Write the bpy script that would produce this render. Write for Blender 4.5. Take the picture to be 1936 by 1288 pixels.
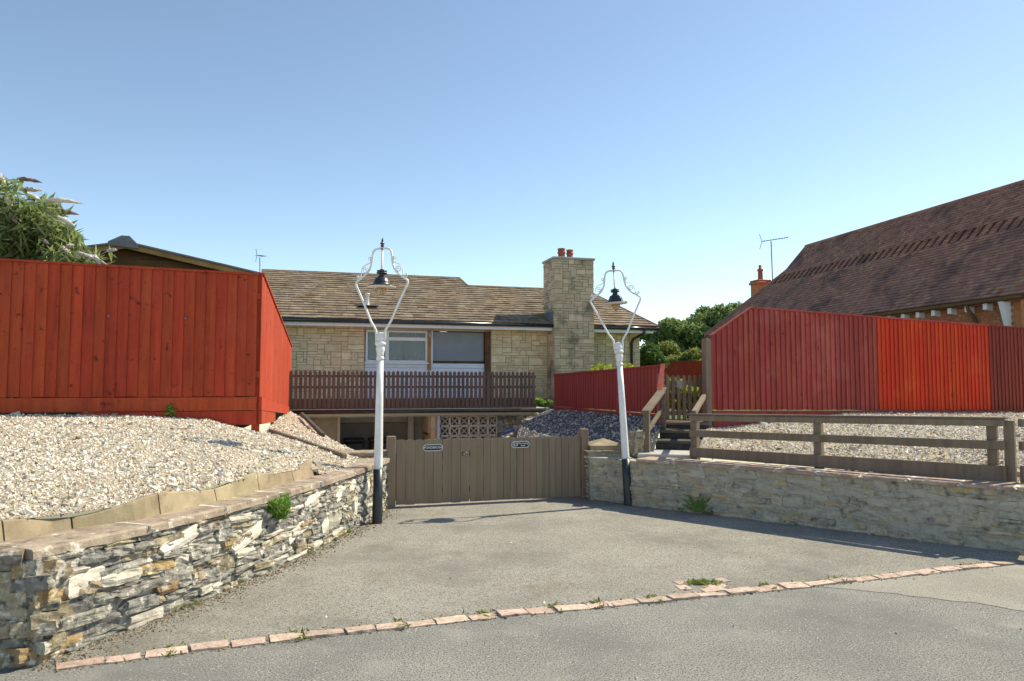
import bpy, bmesh, math, random
import numpy as np
from mathutils import Vector, Matrix, noise as mnoise
from math import radians as R, sin, cos, tan, atan, pi

for o in list(bpy.data.objects): bpy.data.objects.remove(o)
sc = bpy.context.scene
random.seed(11); RNG = np.random.default_rng(11)

# ------------------------------------------------------------------ camera, sky, sun, exposure
FPX, PITCH, EYE = 1400.0, atan(86/1400), 1.6
cam = bpy.data.cameras.new('camera'); cam.sensor_width = 36; cam.lens = 36*FPX/1936
cam.clip_start = .05; cam.clip_end = 3000
camo = bpy.data.objects.new('camera', cam); sc.collection.objects.link(camo)
camo.location = (0, 0, EYE); camo.rotation_euler = (R(90)+PITCH, 0, 0); sc.camera = camo

SUN = Vector((2.27, 1.175, 2.74)).normalized()
world = bpy.data.worlds.new('World'); sc.world = world; world.use_nodes = True
wn = world.node_tree
sky = wn.nodes.new('ShaderNodeTexSky'); sky.sky_type = 'NISHITA'; sky.sun_disc = False
sky.sun_elevation = math.asin(SUN.z); sky.sun_rotation = math.atan2(SUN.x, SUN.y)
sky.altitude = 3000; sky.air_density = 1.0; sky.dust_density = 1.5; sky.ozone_density = 1.0
wn.links.new(sky.outputs[0], wn.nodes['Background'].inputs[0])
wn.nodes['Background'].inputs[1].default_value = 0.108
sl = bpy.data.lights.new('sun', 'SUN'); sl.energy = 2.9; sl.angle = R(.53); sl.color = (1, .94, .84)
so = bpy.data.objects.new('sun', sl); sc.collection.objects.link(so)
so.rotation_euler = SUN.to_track_quat('Z', 'Y').to_euler(); so.location = SUN*40
sc.view_settings.view_transform = 'Standard'; sc.view_settings.look = 'None'
sc.view_settings.gamma = 1; sc.view_settings.use_curve_mapping = False
sc.view_settings.exposure = 1.2
sc.view_settings.use_white_balance = True; sc.view_settings.white_balance_temperature = 7500; sc.view_settings.white_balance_tint = 3
sc.render.engine = 'CYCLES'

# ------------------------------------------------------------------ helpers
COL = sc.collection
def V(*a): return Vector(a)
def empty(name, loc, label=None, cat=None, group=None):
    o = bpy.data.objects.new(name, None); COL.objects.link(o); o.location = loc
    o.empty_display_size = .1
    return tag(o, label, cat, group)
def tag(o, label=None, cat=None, group=None, kind=None):
    if label: o['label'] = label
    if cat: o['category'] = cat
    if group: o['group'] = group
    if kind: o['kind'] = kind
    return o
def link(name, me, mat=None, parent=None, loc=None):
    o = bpy.data.objects.new(name, me); COL.objects.link(o)
    if mat is not None and len(me.materials) == 0: me.materials.append(mat)
    if loc is not None: o.location = loc
    if parent is not None:
        o.parent = parent; o.matrix_parent_inverse = Matrix.Translation(-parent.location)
    return o
def mk(name, verts, faces, mat, parent=None, smooth=False, bev=0):
    vs = [Vector(v) for v in verts]
    lo = Vector([min(v[i] for v in vs) for i in range(3)]); hi = Vector([max(v[i] for v in vs) for i in range(3)])
    c = (lo+hi)/2
    me = bpy.data.meshes.new(name); me.from_pydata([v-c for v in vs], [], faces); me.update()
    bm = bmesh.new(); bm.from_mesh(me)
    if bev:
        bmesh.ops.bevel(bm, geom=list(bm.edges), offset=bev, segments=1, affect='EDGES', clamp_overlap=True)
    bmesh.ops.recalc_face_normals(bm, faces=bm.faces); bm.to_mesh(me); bm.free()
    if smooth: me.polygons.foreach_set('use_smooth', [True]*len(me.polygons))
    return link(name, me, mat, parent, c)
BOXF = [(0,3,2,1),(4,5,6,7),(0,1,5,4),(1,2,6,5),(2,3,7,6),(3,0,4,7)]
class Fr:
    """upright local frame: a runs along, b runs back (to the left of a), z up"""
    def __init__(s, O, deg):
        s.O = Vector((O[0], O[1])); s.deg = deg
        s.A = Vector((cos(R(deg)), sin(R(deg)))); s.B = Vector((-s.A.y, s.A.x))
    def w(s, a, b, z):
        p = s.O + s.A*a + s.B*b; return Vector((p.x, p.y, z))
def fbox(name, parent, mat, fr, a0, a1, b0, b1, z0, z1, bev=0, z1r=None, z0r=None):
    """box in a frame; z1r/z0r: other top/bottom height at the a1 end"""
    t = z1 if z1r is None else z1r; u = z0 if z0r is None else z0r
    vs = [fr.w(a0,b0,z0), fr.w(a1,b0,u), fr.w(a1,b1,u), fr.w(a0,b1,z0),
          fr.w(a0,b0,z1), fr.w(a1,b0,t), fr.w(a1,b1,t), fr.w(a0,b1,z1)]
    return mk(name, vs, BOXF, mat, parent, bev=bev)
def beam(name, parent, mat, p, q, w, h, bev=0, up=(0,0,1)):
    """rectangular bar from p to q, w across, h along up"""
    p = Vector(p); q = Vector(q); d = (q-p).normalized(); s = d.cross(Vector(up)).normalized(); n = s.cross(d)
    vs = [e + s*(w/2)*i + n*(h/2)*j for j in (-1, 1) for e, i in ((p,-1),(p,1),(q,1),(q,-1))]
    return mk(name, vs, BOXF, mat, parent, bev=bev)
class MB:
    def __init__(s): s.v = []; s.f = []
    def add(s, vs, fs):
        n = len(s.v); s.v += [Vector(x) for x in vs]; s.f += [tuple(i+n for i in f) for f in fs]; return s
    def tube(s, pts, r, n=8, cap=True):
        pts = [Vector(p) for p in pts]; rs = r if isinstance(r, (list, tuple)) else [r]*len(pts)
        vs = []; fs = []; prev = None
        for i, p in enumerate(pts):
            t = (pts[min(i+1, len(pts)-1)] - pts[max(i-1, 0)]).normalized()
            if prev is None:
                prev = t.orthogonal().normalized()
            u = (prev - t*prev.dot(t)).normalized(); prev = u; w = t.cross(u)
            vs += [p + (u*cos(2*pi*k/n) + w*sin(2*pi*k/n))*rs[i] for k in range(n)]
        for i in range(len(pts)-1):
            fs += [(i*n+k, i*n+(k+1) % n, (i+1)*n+(k+1) % n, (i+1)*n+k) for k in range(n)]
        if cap: fs += [tuple(range(n))[::-1], tuple(range((len(pts)-1)*n, len(pts)*n))]
        return s.add(vs, fs)
    def lathe(s, prof, n=20, o=(0,0,0)):
        o = Vector(o); vs = []; fs = []
        for z, r in prof: vs += [o + Vector((r*cos(2*pi*k/n), r*sin(2*pi*k/n), z)) for k in range(n)]
        for i in range(len(prof)-1):
            fs += [(i*n+k, i*n+(k+1) % n, (i+1)*n+(k+1) % n, (i+1)*n+k) for k in range(n)]
        fs += [tuple(range(n))[::-1], tuple(range((len(prof)-1)*n, len(prof)*n))]
        return s.add(vs, fs)
    def box(s, fr, a0, a1, b0, b1, z0, z1):
        return s.add([fr.w(a0,b0,z0), fr.w(a1,b0,z0), fr.w(a1,b1,z0), fr.w(a0,b1,z0),
                      fr.w(a0,b0,z1), fr.w(a1,b0,z1), fr.w(a1,b1,z1), fr.w(a0,b1,z1)], BOXF)
    def build(s, name, mat, parent=None, smooth=False, bev=0): return mk(name, s.v, s.f, mat, parent, smooth, bev)
def np_mesh(name, verts, quads, mat, parent=None, tri=False):
    """big joined mesh from arrays: verts (n,3), faces (m,k)"""
    k = quads.shape[1]; me = bpy.data.meshes.new(name)
    me.vertices.add(len(verts)); me.vertices.foreach_set('co', verts.astype(np.float32).ravel())
    me.loops.add(quads.size); me.loops.foreach_set('vertex_index', quads.astype(np.int32).ravel())
    me.polygons.add(len(quads))
    me.polygons.foreach_set('loop_start', np.arange(0, quads.size, k, dtype=np.int32))
    me.polygons.foreach_set('loop_total', np.full(len(quads), k, dtype=np.int32))
    me.polygons.foreach_set('use_smooth', np.zeros(len(quads), dtype=bool))
    me.update(calc_edges=True); me.validate()
    return link(name, me, mat, parent)
def copy_tree(o, parent=None):
    c = o.copy(); COL.objects.link(c)
    if parent is not None:
        c.parent = parent; c.matrix_parent_inverse = o.matrix_parent_inverse.copy()
    for ch in list(o.children): copy_tree(ch, c)
    return c

# ------------------------------------------------------------------ materials
MATS = {}
def material(name, c1, c2, scale=(6,6,6), rand=.15, island=False, bump=.25, bscale=60, rough=.85, spot=None,
             ramp=(.35,.65), hue=.01, spec=.3, metal=0, detail=6, trans=0, fleck=None):
    m = bpy.data.materials.new(name); m.use_nodes = True; MATS[name] = m
    nt = m.node_tree; N = nt.nodes; L = nt.links; b = N['Principled BSDF']
    geo = N.new('ShaderNodeNewGeometry')
    mp = N.new('ShaderNodeMapping'); mp.inputs['Scale'].default_value = scale; L.new(geo.outputs['Position'], mp.inputs[0])
    if island: rnd = geo.outputs['Random Per Island']
    else: rnd = N.new('ShaderNodeObjectInfo').outputs['Random']
    # shift the pattern from piece to piece
    ml = N.new('ShaderNodeMath'); ml.operation = 'MULTIPLY'; ml.inputs[1].default_value = 37.0; L.new(rnd, ml.inputs[0])
    cx = N.new('ShaderNodeCombineXYZ'); [L.new(ml.outputs[0], cx.inputs[i]) for i in range(3)]
    L.new(cx.outputs[0], mp.inputs['Location'])
    nz = N.new('ShaderNodeTexNoise'); nz.inputs['Scale'].default_value = 1; nz.inputs['Detail'].default_value = detail
    nz.inputs['Roughness'].default_value = .62; L.new(mp.outputs[0], nz.inputs['Vector'])
    cr = N.new('ShaderNodeValToRGB'); L.new(nz.outputs[0], cr.inputs[0])
    cr.color_ramp.elements[0].position = ramp[0]; cr.color_ramp.elements[1].position = ramp[1]
    cr.color_ramp.elements[0].color = (*c1, 1); cr.color_ramp.elements[1].color = (*c2, 1)
    out = cr.outputs[0]
    def addspot(out, sp):
        col, scl, lo, hi = sp
        n2 = N.new('ShaderNodeTexNoise'); n2.inputs['Scale'].default_value = scl; n2.inputs['Detail'].default_value = 5
        n2.inputs['Roughness'].default_value = .6
        L.new(geo.outputs['Position'], n2.inputs['Vector'])
        mr = N.new('ShaderNodeMapRange'); mr.inputs[1].default_value = lo; mr.inputs[2].default_value = hi; L.new(n2.outputs[0], mr.inputs[0])
        mx = N.new('ShaderNodeMix'); mx.data_type = 'RGBA'; L.new(mr.outputs[0], mx.inputs[0]); L.new(out, mx.inputs[6])
        mx.inputs[7].default_value = (*col, 1); return mx.outputs[2]
    for sp in (spot or []): out = addspot(out, sp)
    if fleck:
        col, scl, thr = fleck
        vo = N.new('ShaderNodeTexVoronoi'); vo.inputs['Scale'].default_value = scl; L.new(geo.outputs['Position'], vo.inputs['Vector'])
        sx = N.new('ShaderNodeSeparateColor'); L.new(vo.outputs['Color'], sx.inputs[0])
        gt = N.new('ShaderNodeMath'); gt.operation = 'GREATER_THAN'; gt.inputs[1].default_value = thr; L.new(sx.outputs[0], gt.inputs[0])
        mx = N.new('ShaderNodeMix'); mx.data_type = 'RGBA'; L.new(gt.outputs[0], mx.inputs[0]); L.new(out, mx.inputs[6])
        mx.inputs[7].default_value = (*col, 1); out = mx.outputs[2]
    hs = N.new('ShaderNodeHueSaturation'); L.new(out, hs.inputs['Color'])
    m1 = N.new('ShaderNodeMapRange'); m1.inputs[3].default_value = 1-rand; m1.inputs[4].default_value = 1+rand; L.new(rnd, m1.inputs[0])
    L.new(m1.outputs[0], hs.inputs['Value'])
    wr = N.new('ShaderNodeTexWhiteNoise'); wr.noise_dimensions = '1D'; L.new(rnd, wr.inputs['W'])
    m2 = N.new('ShaderNodeMapRange'); m2.inputs[3].default_value = .5-hue; m2.inputs[4].default_value = .5+hue; L.new(wr.outputs[0], m2.inputs[0])
    L.new(m2.outputs[0], hs.inputs['Hue'])
    L.new(hs.outputs[0], b.inputs['Base Color'])
    b.inputs['Roughness'].default_value = rough; b.inputs['Specular IOR Level'].default_value = spec; b.inputs['Metallic'].default_value = metal
    if bump:
        n3 = N.new('ShaderNodeTexNoise'); n3.inputs['Scale'].default_value = bscale; n3.inputs['Detail'].default_value = 5
        n3.inputs['Roughness'].default_value = .7
        L.new(geo.outputs['Position'], n3.inputs['Vector'])
        bp = N.new('ShaderNodeBump'); bp.inputs['Strength'].default_value = bump; bp.inputs['Distance'].default_value = .02
        L.new(n3.outputs[0], bp.inputs['Height']); L.new(bp.outputs[0], b.inputs['Normal'])
    if trans:
        tr = N.new('ShaderNodeBsdfTranslucent'); L.new(hs.outputs[0], tr.inputs[0])
        ms = N.new('ShaderNodeMixShader'); ms.inputs[0].default_value = trans
        L.new(b.outputs[0], ms.inputs[1]); L.new(tr.outputs[0], ms.inputs[2]); L.new(ms.outputs[0], N['Material Output'].inputs[0])
    return m
def glass(name, col, rough=.05):
    m = bpy.data.materials.new(name); m.use_nodes = True; b = m.node_tree.nodes['Principled BSDF']
    b.inputs['Base Color'].default_value = (*col, 1); b.inputs['Roughness'].default_value = rough
    b.inputs['Transmission Weight'].default_value = .75; b.inputs['IOR'].default_value = 1.3
    return m

WZ = (14, 14, 1.1)      # upright grain
M_asph = material('asphalt_drive', (.345,.322,.285), (.455,.426,.378), (1.1,1.1,1.1), 0, bump=.75, bscale=190, rough=.95,
                  spot=[((.085,.08,.07), 105, .48, .62), ((.52,.48,.42), 140, .54, .66), ((.13,.125,.12), 2.6, .69, .76), ((.24,.19,.13), 1.3, .58, .78), ((.2,.185,.165), .55, .5, .7)], fleck=((.6,.56,.5), 150, .99), spec=.15)
M_street = material('asphalt_street', (.3,.293,.272), (.4,.388,.354), (.9,.9,.9), 0, bump=.8, bscale=150, rough=.95,
                  spot=[((.07,.07,.068), 85, .48, .62), ((.54,.51,.46), 120, .54, .66), ((.42,.4,.355), 1.9, .54, .8), ((.2,.2,.192), .6, .5, .75)], fleck=((.6,.57,.52), 130, .988), spec=.15)
M_pave = material('asphalt_path', (.36,.338,.297), (.46,.43,.376), (1.4,1.4,1.4), 0, bump=.7, bscale=190, rough=.95, spot=[((.14,.13,.12), 120, .5, .66), ((.58,.54,.47), 160, .54, .68)], spec=.15)
M_red = material('red_stain', (.3,.036,.014), (.45,.06,.022), WZ, .1, spot=[((.42,.07,.035), 1.4, .52, .8), ((.09,.012,.008), 9, .62, .72), ((.14,.02,.01), 26, .64, .74)], bump=.3, bscale=45, hue=.004, rough=.75)
M_maroon = material('faded_red_stain', (.27,.042,.034), (.39,.07,.056), WZ, .12, spot=[((.42,.12,.1), 1.6, .52, .8), ((.1,.014,.014), 10, .62, .74)], bump=.3, bscale=45, hue=.004, rough=.8)
M_orange = material('bright_red_stain', (.46,.03,.006), (.62,.05,.01), WZ, .1, spot=[((.6,.1,.02), 1.5, .55, .8), ((.2,.016,.004), 10, .62, .74)], bump=.3, bscale=45, hue=.004, rough=.7)
M_dullred = material('brown_red_stain', (.2,.03,.02), (.29,.048,.032), WZ, .12, spot=[((.09,.014,.012), 10, .62, .76)], bump=.3, bscale=45, hue=.004, rough=.8)
M_smoothred = material('smooth_red_stain', (.27,.042,.036), (.35,.06,.05), WZ, .06, bump=.15, bscale=45, hue=.004, rough=.7)
M_brown = material('brown_wood', (.165,.12,.083), (.235,.175,.125), WZ, .09, bump=.25, bscale=50, rough=.7)
M_gate = material('gate_brown', (.225,.16,.107), (.29,.21,.142), WZ, .05, bump=.2, bscale=50, rough=.6)
M_picket = material('picket_brown', (.14,.086,.07), (.2,.128,.104), WZ, .12, bump=.2, bscale=50, rough=.7)
M_grey_wood = material('weathered_rail', (.13,.1,.075), (.2,.155,.115), (2,2,14), .08, bump=.3, bscale=60, rough=.8)
M_sleeper = material('dark_sleeper', (.05,.045,.045), (.1,.09,.085), (5,5,5), .1, bump=.4, bscale=40)
M_white = material('white_paint', (.7,.69,.69), (.8,.79,.79), (8,8,8), 0, bump=.2, bscale=60, rough=.45, spec=.5, spot=[((.55,.5,.44), 7, .6, .76), ((.32,.2,.12), 38, .7, .75)])
M_black = material('black_paint', (.018,.022,.026), (.03,.035,.04), (8,8,8), 0, bump=.1, bscale=70, rough=.35, spec=.5)
M_gutter = material('black_plastic', (.02,.021,.025), (.035,.036,.04), (5,5,5), 0, bump=0, rough=.22, spec=.6)
M_upvc = material('white_plastic', (.72,.73,.76), (.8,.81,.84), (3,3,3), 0, bump=0, rough=.4)
M_blue_white = material('pale_cladding', (.62,.68,.76), (.7,.76,.84), (3,3,3), .02, bump=0, rough=.5)
M_beige = material('beige_board', (.5,.42,.32), (.58,.5,.38), (2,2,2), .05, bump=.05, rough=.7)
M_blind = material('grey_blind', (.22,.25,.28), (.26,.29,.32), (2,2,2), 0, bump=0, rough=.8)
M_pane = material('window_reflection', (.1,.14,.14), (.2,.25,.25), (30,30,1.5), 0, bump=0, rough=.08, spec=.8)
M_gravel = material('gravel_chips', (.25,.175,.105), (.76,.7,.61), (1,1,1), .38, True, bump=0, rough=.8, ramp=(.36,.56), hue=.03)
M_graveldark = material('gravel_grey_chips', (.3,.29,.275), (.64,.62,.58), (1,1,1), .3, True, bump=0, rough=.8, hue=.02)
M_bed = material('gravel_bed', (.3,.24,.17), (.55,.46,.35), (60,60,60), 0, bump=.8, bscale=60, rough=.95)
M_membrane = material('dark_membrane', (.045,.046,.046), (.085,.085,.085), (20,20,20), 0, bump=.4, bscale=30, rough=.7)
M_soil = material('soil', (.16,.12,.08), (.3,.23,.155), (10,10,10), 0, bump=.8, bscale=30)
M_edging = material('concrete_edging', (.26,.205,.13), (.4,.32,.21), (5,5,5), .1, bump=.3, bscale=90, spot=[((.18,.14,.08), 6, .55, .75)])
M_coping = material('coping_stone', (.25,.19,.14), (.42,.34,.26), (6,6,6), .12, bump=.5, bscale=60, spot=[((.16,.12,.1), 9, .52, .66), ((.62,.57,.5), 13, .6, .68)])
M_copingred = material('coping_clay', (.3,.2,.15), (.46,.33,.26), (6,6,6), .12, bump=.4, bscale=60, spot=[((.6,.52,.45), 8, .56, .7)])
M_mortar = material('mortar', (.38,.345,.285), (.6,.55,.465), (9,9,9), 0, bump=.9, bscale=35, spot=[((.16,.145,.13), 7, .5, .65)])
M_cream = material('cream_render', (.62,.56,.46), (.78,.73,.63), (7,7,7), .05, bump=.35, bscale=35)
lich = [((.6,.555,.475), 13, .545, .63), ((.1,.096,.088), 17, .54, .65)]
M_st = [material('rubble_grey', (.22,.208,.18), (.39,.365,.315), (14,14,14), .25, bump=.8, bscale=45, spot=lich),
        material('rubble_dark', (.17,.165,.15), (.31,.295,.265), (14,14,14), .25, bump=.8, bscale=45, spot=lich),
        material('rubble_buff', (.24,.19,.12), (.42,.35,.25), (12,12,12), .2, bump=.7, bscale=45, spot=lich),
        material('rubble_ochre', (.3,.19,.085), (.46,.33,.18), (12,12,12), .2, bump=.7, bscale=45, spot=lich),
        material('rubble_pale', (.42,.38,.31), (.62,.57,.48), (12,12,12), .15, bump=.7, bscale=45)]
lich2 = [((.5,.46,.38), 22, .57, .66), ((.13,.12,.1), 9, .56, .72)]
M_rs = [material('flush_rubble_grey', (.33,.295,.225), (.48,.435,.345), (14,14,14), .15, bump=.7, bscale=45, spot=lich2),
        material('flush_rubble_buff', (.38,.31,.21), (.54,.46,.33), (12,12,12), .15, bump=.7, bscale=45, spot=lich2),
        material('flush_rubble_ochre', (.42,.31,.17), (.55,.43,.26), (12,12,12), .15, bump=.7, bscale=45, spot=lich2),
        material('flush_rubble_pale', (.42,.38,.3), (.52,.47,.38), (12,12,12), .1, bump=.7, bscale=45)]
M_rmortar = material('flush_mortar', (.38,.335,.255), (.54,.485,.385), (7,7,7), 0, bump=.8, bscale=40, spot=lich2)
M_sett = material('red_sett', (.42,.3,.235), (.62,.485,.4), (16,16,16), .16, bump=.6, bscale=50, hue=.012, spot=[((.2,.12,.09), 20, .58, .7)])
M_hstone = material('house_stone', (.62,.475,.3), (.78,.63,.43), (5,5,5), .1, bump=.5, bscale=30, hue=.012)
M_hmortar = material('house_mortar', (.3,.24,.155), (.4,.325,.22), (4,4,4), 0, bump=.3, bscale=30)
M_chimst = material('chimney_stone', (.5,.39,.26), (.64,.515,.355), (3,3,3), .16, bump=.5, bscale=30, hue=.012,
                    spot=[((.22,.19,.145), 1.6, .5, .66)])
M_rtile = material('roof_tile', (.125,.09,.06), (.27,.21,.15), (3,3,3), .15, True, bump=.5, bscale=25, hue=.006, spot=[((.115,.08,.05), 1.9, .54, .72)])
M_rbase = material('roof_underlay', (.08,.06,.045), (.12,.09,.07), (3,3,3), 0, bump=0)
M_ctile = material('clay_tile', (.24,.12,.085), (.38,.2,.145), (1.2,1.2,1.2), .17, True, bump=.4, bscale=25, hue=.015, spot=[((.13,.075,.065), .9, .5, .68)])
M_brick = material('orange_brick', (.36,.12,.055), (.5,.19,.09), (9,9,9), .2, bump=.3, bscale=40, hue=.012)
M_bmortar = material('brick_mortar', (.4,.33,.26), (.5,.42,.34), (9,9,9), 0, bump=.2)
M_terra = material('terracotta', (.3,.09,.05), (.4,.13,.08), (9,9,9), .2, bump=.2)
M_lead = material('lead_flashing', (.1,.12,.15), (.16,.18,.21), (5,5,5), 0, bump=.1, rough=.6)
M_cedar = material('cedar_board', (.3,.16,.06), (.42,.25,.1), (3,3,3), .1, bump=.15, rough=.7)
M_darkwood = material('dark_cedar', (.1,.05,.022), (.16,.085,.035), (3,3,12), .1, bump=.15, rough=.8)
M_felt = material('grey_felt', (.2,.2,.2), (.27,.27,.27), (8,8,8), .05, bump=.3)
M_concrete = material('concrete', (.36,.34,.31), (.48,.46,.42), (3,3,3), .05, bump=.3)
M_block = material('screen_block', (.6,.53,.42), (.72,.65,.53), (6,6,6), .06, bump=.2)
M_garagedoor = material('garage_grey', (.2,.18,.155), (.27,.245,.215), (2,2,2), .04, bump=.1, rough=.7)
M_bin = material('dark_plastic', (.02,.022,.026), (.035,.037,.042), (2,2,2), .1, bump=0, rough=.5)
M_hose = material('blue_hose', (.03,.16,.4), (.05,.22,.5), (2,2,2), 0, bump=0, rough=.4)
M_metal = material('aerial_metal', (.14,.14,.15), (.2,.2,.21), (2,2,2), 0, bump=0, rough=.5, metal=.6)
M_bark = material('bark', (.09,.07,.05), (.16,.13,.1), (12,12,2), .1, bump=.6, bscale=20)
def leafmat(n, a, b, r=.3, t=.5, hue=.02): return material(n, a, b, (1.5,1.5,1.5), r, True, bump=0, rough=.55, trans=t, hue=hue)
M_leaf_tree = leafmat('leaf_tree', (.15,.22,.075), (.26,.34,.13))
M_leaf_con = leafmat('leaf_conifer', (.05,.11,.03), (.1,.18,.045))
M_leaf_yel = leafmat('leaf_yellow', (.26,.32,.04), (.45,.48,.07))
M_leaf_hedge = leafmat('leaf_hedge', (.16,.2,.05), (.3,.34,.11))
M_leaf_bud = leafmat('leaf_buddleia', (.18,.24,.085), (.34,.4,.17))
M_leaf_weed = leafmat('leaf_weed', (.13,.24,.04), (.25,.4,.09))
M_flower = material('white_flower', (.5,.42,.36), (.75,.7,.64), (20,20,20), .15, bump=.8, bscale=60, rough=.8)
M_flowerold = material('browned_flower', (.2,.13,.09), (.34,.24,.18), (20,20,20), .15, bump=.8, bscale=60, rough=.8)
M_grass = material('lawn', (.05,.085,.02), (.1,.14,.04), (3,3,3), 0, bump=.5, bscale=20)
M_signblack = material('sign_black', (.012,.014,.018), (.018,.02,.024), (2,2,2), 0, bump=0, rough=.35)
M_signwhite = material('sign_white', (.74,.74,.74), (.78,.78,.78), (2,2,2), 0, bump=0, rough=.4)
M_signgrey = material('sign_grey', (.32,.32,.33), (.38,.38,.39), (2,2,2), 0, bump=0, rough=.5)
M_glass = glass('lamp_glass', (.75,.6,.42), .08)
M_disc = material('lamp_disc_enamel', (.6,.52,.46), (.68,.6,.54), (8,8,8), 0, bump=0, rough=.4)
M_net = material('net_curtain', (.5,.52,.52), (.62,.64,.64), (25,25,.5), 0, bump=0, rough=.9)

# ------------------------------------------------------------------ ground sheets
def sheet(name, pts, mat, kind='structure'):
    o = mk(name, pts, [tuple(range(len(pts)))], mat); o['kind'] = kind; return o
SETT = [V(-2.60,4.33,0), V(-1.785,4.68,0), V(-1.12,4.915,0), V(.08,5.34,0), V(1.11,5.65,0), V(2.24,6.03,0), V(3.26,6.36,0), V(4.60,6.86,0)]
sheet('street', [V(-60,-40,0), V(60,-40,0), V(60,23.5,0), V(4.7,6.9,0), V(2.0,10.4,0), V(-2.2,9.9,0), V(-2.9,4.6,0), V(-60,-15,0)], M_street)
sheet('pavement', [V(2.40,6.03,.003)]+[V(2.40+.11*k+.02*random.uniform(-1,1), 6.03-.035*k-.0018*k*k+.025*random.uniform(-1,1), .003) for k in range(1,20)]+[V(6.5,4.6,.003), V(7.5,7.7,.003), V(4.75,6.82,.003), V(3.3,6.32,.003)], M_pave)
drive = sheet('driveway', [p + V(0,0,.004) for p in SETT] + [V(4.9,7.24,.004), V(2.3,9.6,.004), V(1.3,10.5,.004), V(1.05,10.75,.004), V(-1.62,9.92,.004), V(-1.66,8.8,.004), V(-2.3,5.6,.004), V(-2.72,4.5,.004)], M_asph)
RAMP = [(V(-1.62,9.92,.004), V(1.05,10.75,.004)), (V(-2.0,11.2,-.12), V(.75,11.6,-.12)), (V(-3.0,13.4,-.6), V(-.2,13.6,-.6)), (V(-4.7,16.6,-1.2), V(-.9,17.4,-1.2)), (V(-6.2,21.5,-1.25), V(-.6,23.0,-1.25))]
rv = [p for pr in RAMP for p in pr]
o = mk('drive_ramp', rv, [(2*i,2*i+1,2*i+3,2*i+2) for i in range(4)], M_asph); o['kind'] = 'structure'
sheet('lawn', [V(-70,-18,1.0), V(-12,7.0,1.0), V(-3.7,10.05,1.0), V(-5.5,17.9,1.0), V(-7.0,22.5,1.0), V(-300,300,1.0), V(-300,0,1.0)], M_grass)
o = sheet('lawn', [V(2.55,12.2,.98), V(60,34,.98), V(400,300,.98), V(-300,300,.98), V(-7.0,22.5,.98), V(-.2,24.0,.98), V(1.05,17.6,.98)], M_grass)

# ------------------------------------------------------------------ loft + pebbles
def loft(name, bot, top, mat, nu=6, nv=10, bulge=0.0, jit=.012, ):
    B = []; T = []
    for i in range(len(bot)-1):
        for k in range(nu):
            f = k/nu; B.append(bot[i].lerp(bot[i+1], f)); T.append(top[i].lerp(top[i+1], f))
    B.append(bot[-1]); T.append(top[-1]); n = len(B); vs = []
    for j in range(nv+1):
        f = j/nv
        for i in range(n):
            p = B[i].lerp(T[i], f); p.z += bulge*4*f*(1-f)
            p.z += jit*mnoise.noise(p*3.0)*(1 if 0 < j < nv else 0); vs.append(p)
    fs = [(j*n+i, j*n+i+1, (j+1)*n+i+1, (j+1)*n+i) for j in range(nv) for i in range(n-1)]
    o = mk(name, vs, fs, mat, smooth=True); o['kind'] = 'structure'
    return o, (np.array([list(v) for v in vs]), np.array(fs))
def sample(grid, n, weight=None):
    v, f = grid; q = v[f]; ctr = q.mean(1)
    ar = .5*np.linalg.norm(np.cross(q[:,2]-q[:,0], q[:,3]-q[:,1]), axis=1)
    if weight is not None: ar = ar*weight(ctr)
    idx = RNG.choice(len(f), n, p=ar/ar.sum()); a = RNG.random((n,1)); b = RNG.random((n,1)); q = q[idx]
    return (q[:,0]*(1-a)+q[:,1]*a)*(1-b) + (q[:,3]*(1-a)+q[:,2]*a)*b
OCT_V = np.array([[1,0,0],[-1,0,0],[0,1,0],[0,-1,0],[0,0,1],[0,0,-1]], float)
OCT_F = np.array([[0,2,4],[2,1,4],[1,3,4],[3,0,4],[2,0,5],[1,2,5],[3,1,5],[0,3,5]])
def rotmats(n):
    q = RNG.normal(size=(n,4)); q /= np.linalg.norm(q, axis=1, keepdims=True); w,x,y,z = q.T
    return np.stack([np.stack([1-2*(y*y+z*z), 2*(x*y-z*w), 2*(x*z+y*w)],-1), np.stack([2*(x*y+z*w), 1-2*(x*x+z*z), 2*(y*z-x*w)],-1),
                     np.stack([2*(x*z-y*w), 2*(y*z+x*w), 1-2*(x*x+y*y)],-1)], 1)
def pebbles(name, pos, size, mat, label, parent=None):
    n = len(pos); s = size*RNG.lognormal(0, .42, (n,1))*np.stack([RNG.uniform(.8,1.4,n), RNG.uniform(.6,1,n), RNG.uniform(.4,.75,n)], -1)
    v = OCT_V[None]*RNG.uniform(.7,1.25,(n,6,1))*s[:,None,:]
    v = np.einsum('nij,nkj->nki', rotmats(n), v) + pos[:,None,:]
    f = (OCT_F[None] + (np.arange(n)*6)[:,None,None]).reshape(-1,3)
    o = np_mesh(name, v.reshape(-1,3), f, mat, parent)
    if parent is None: tag(o, label, 'gravel')
    o['kind'] = 'stuff'; return o

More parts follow.
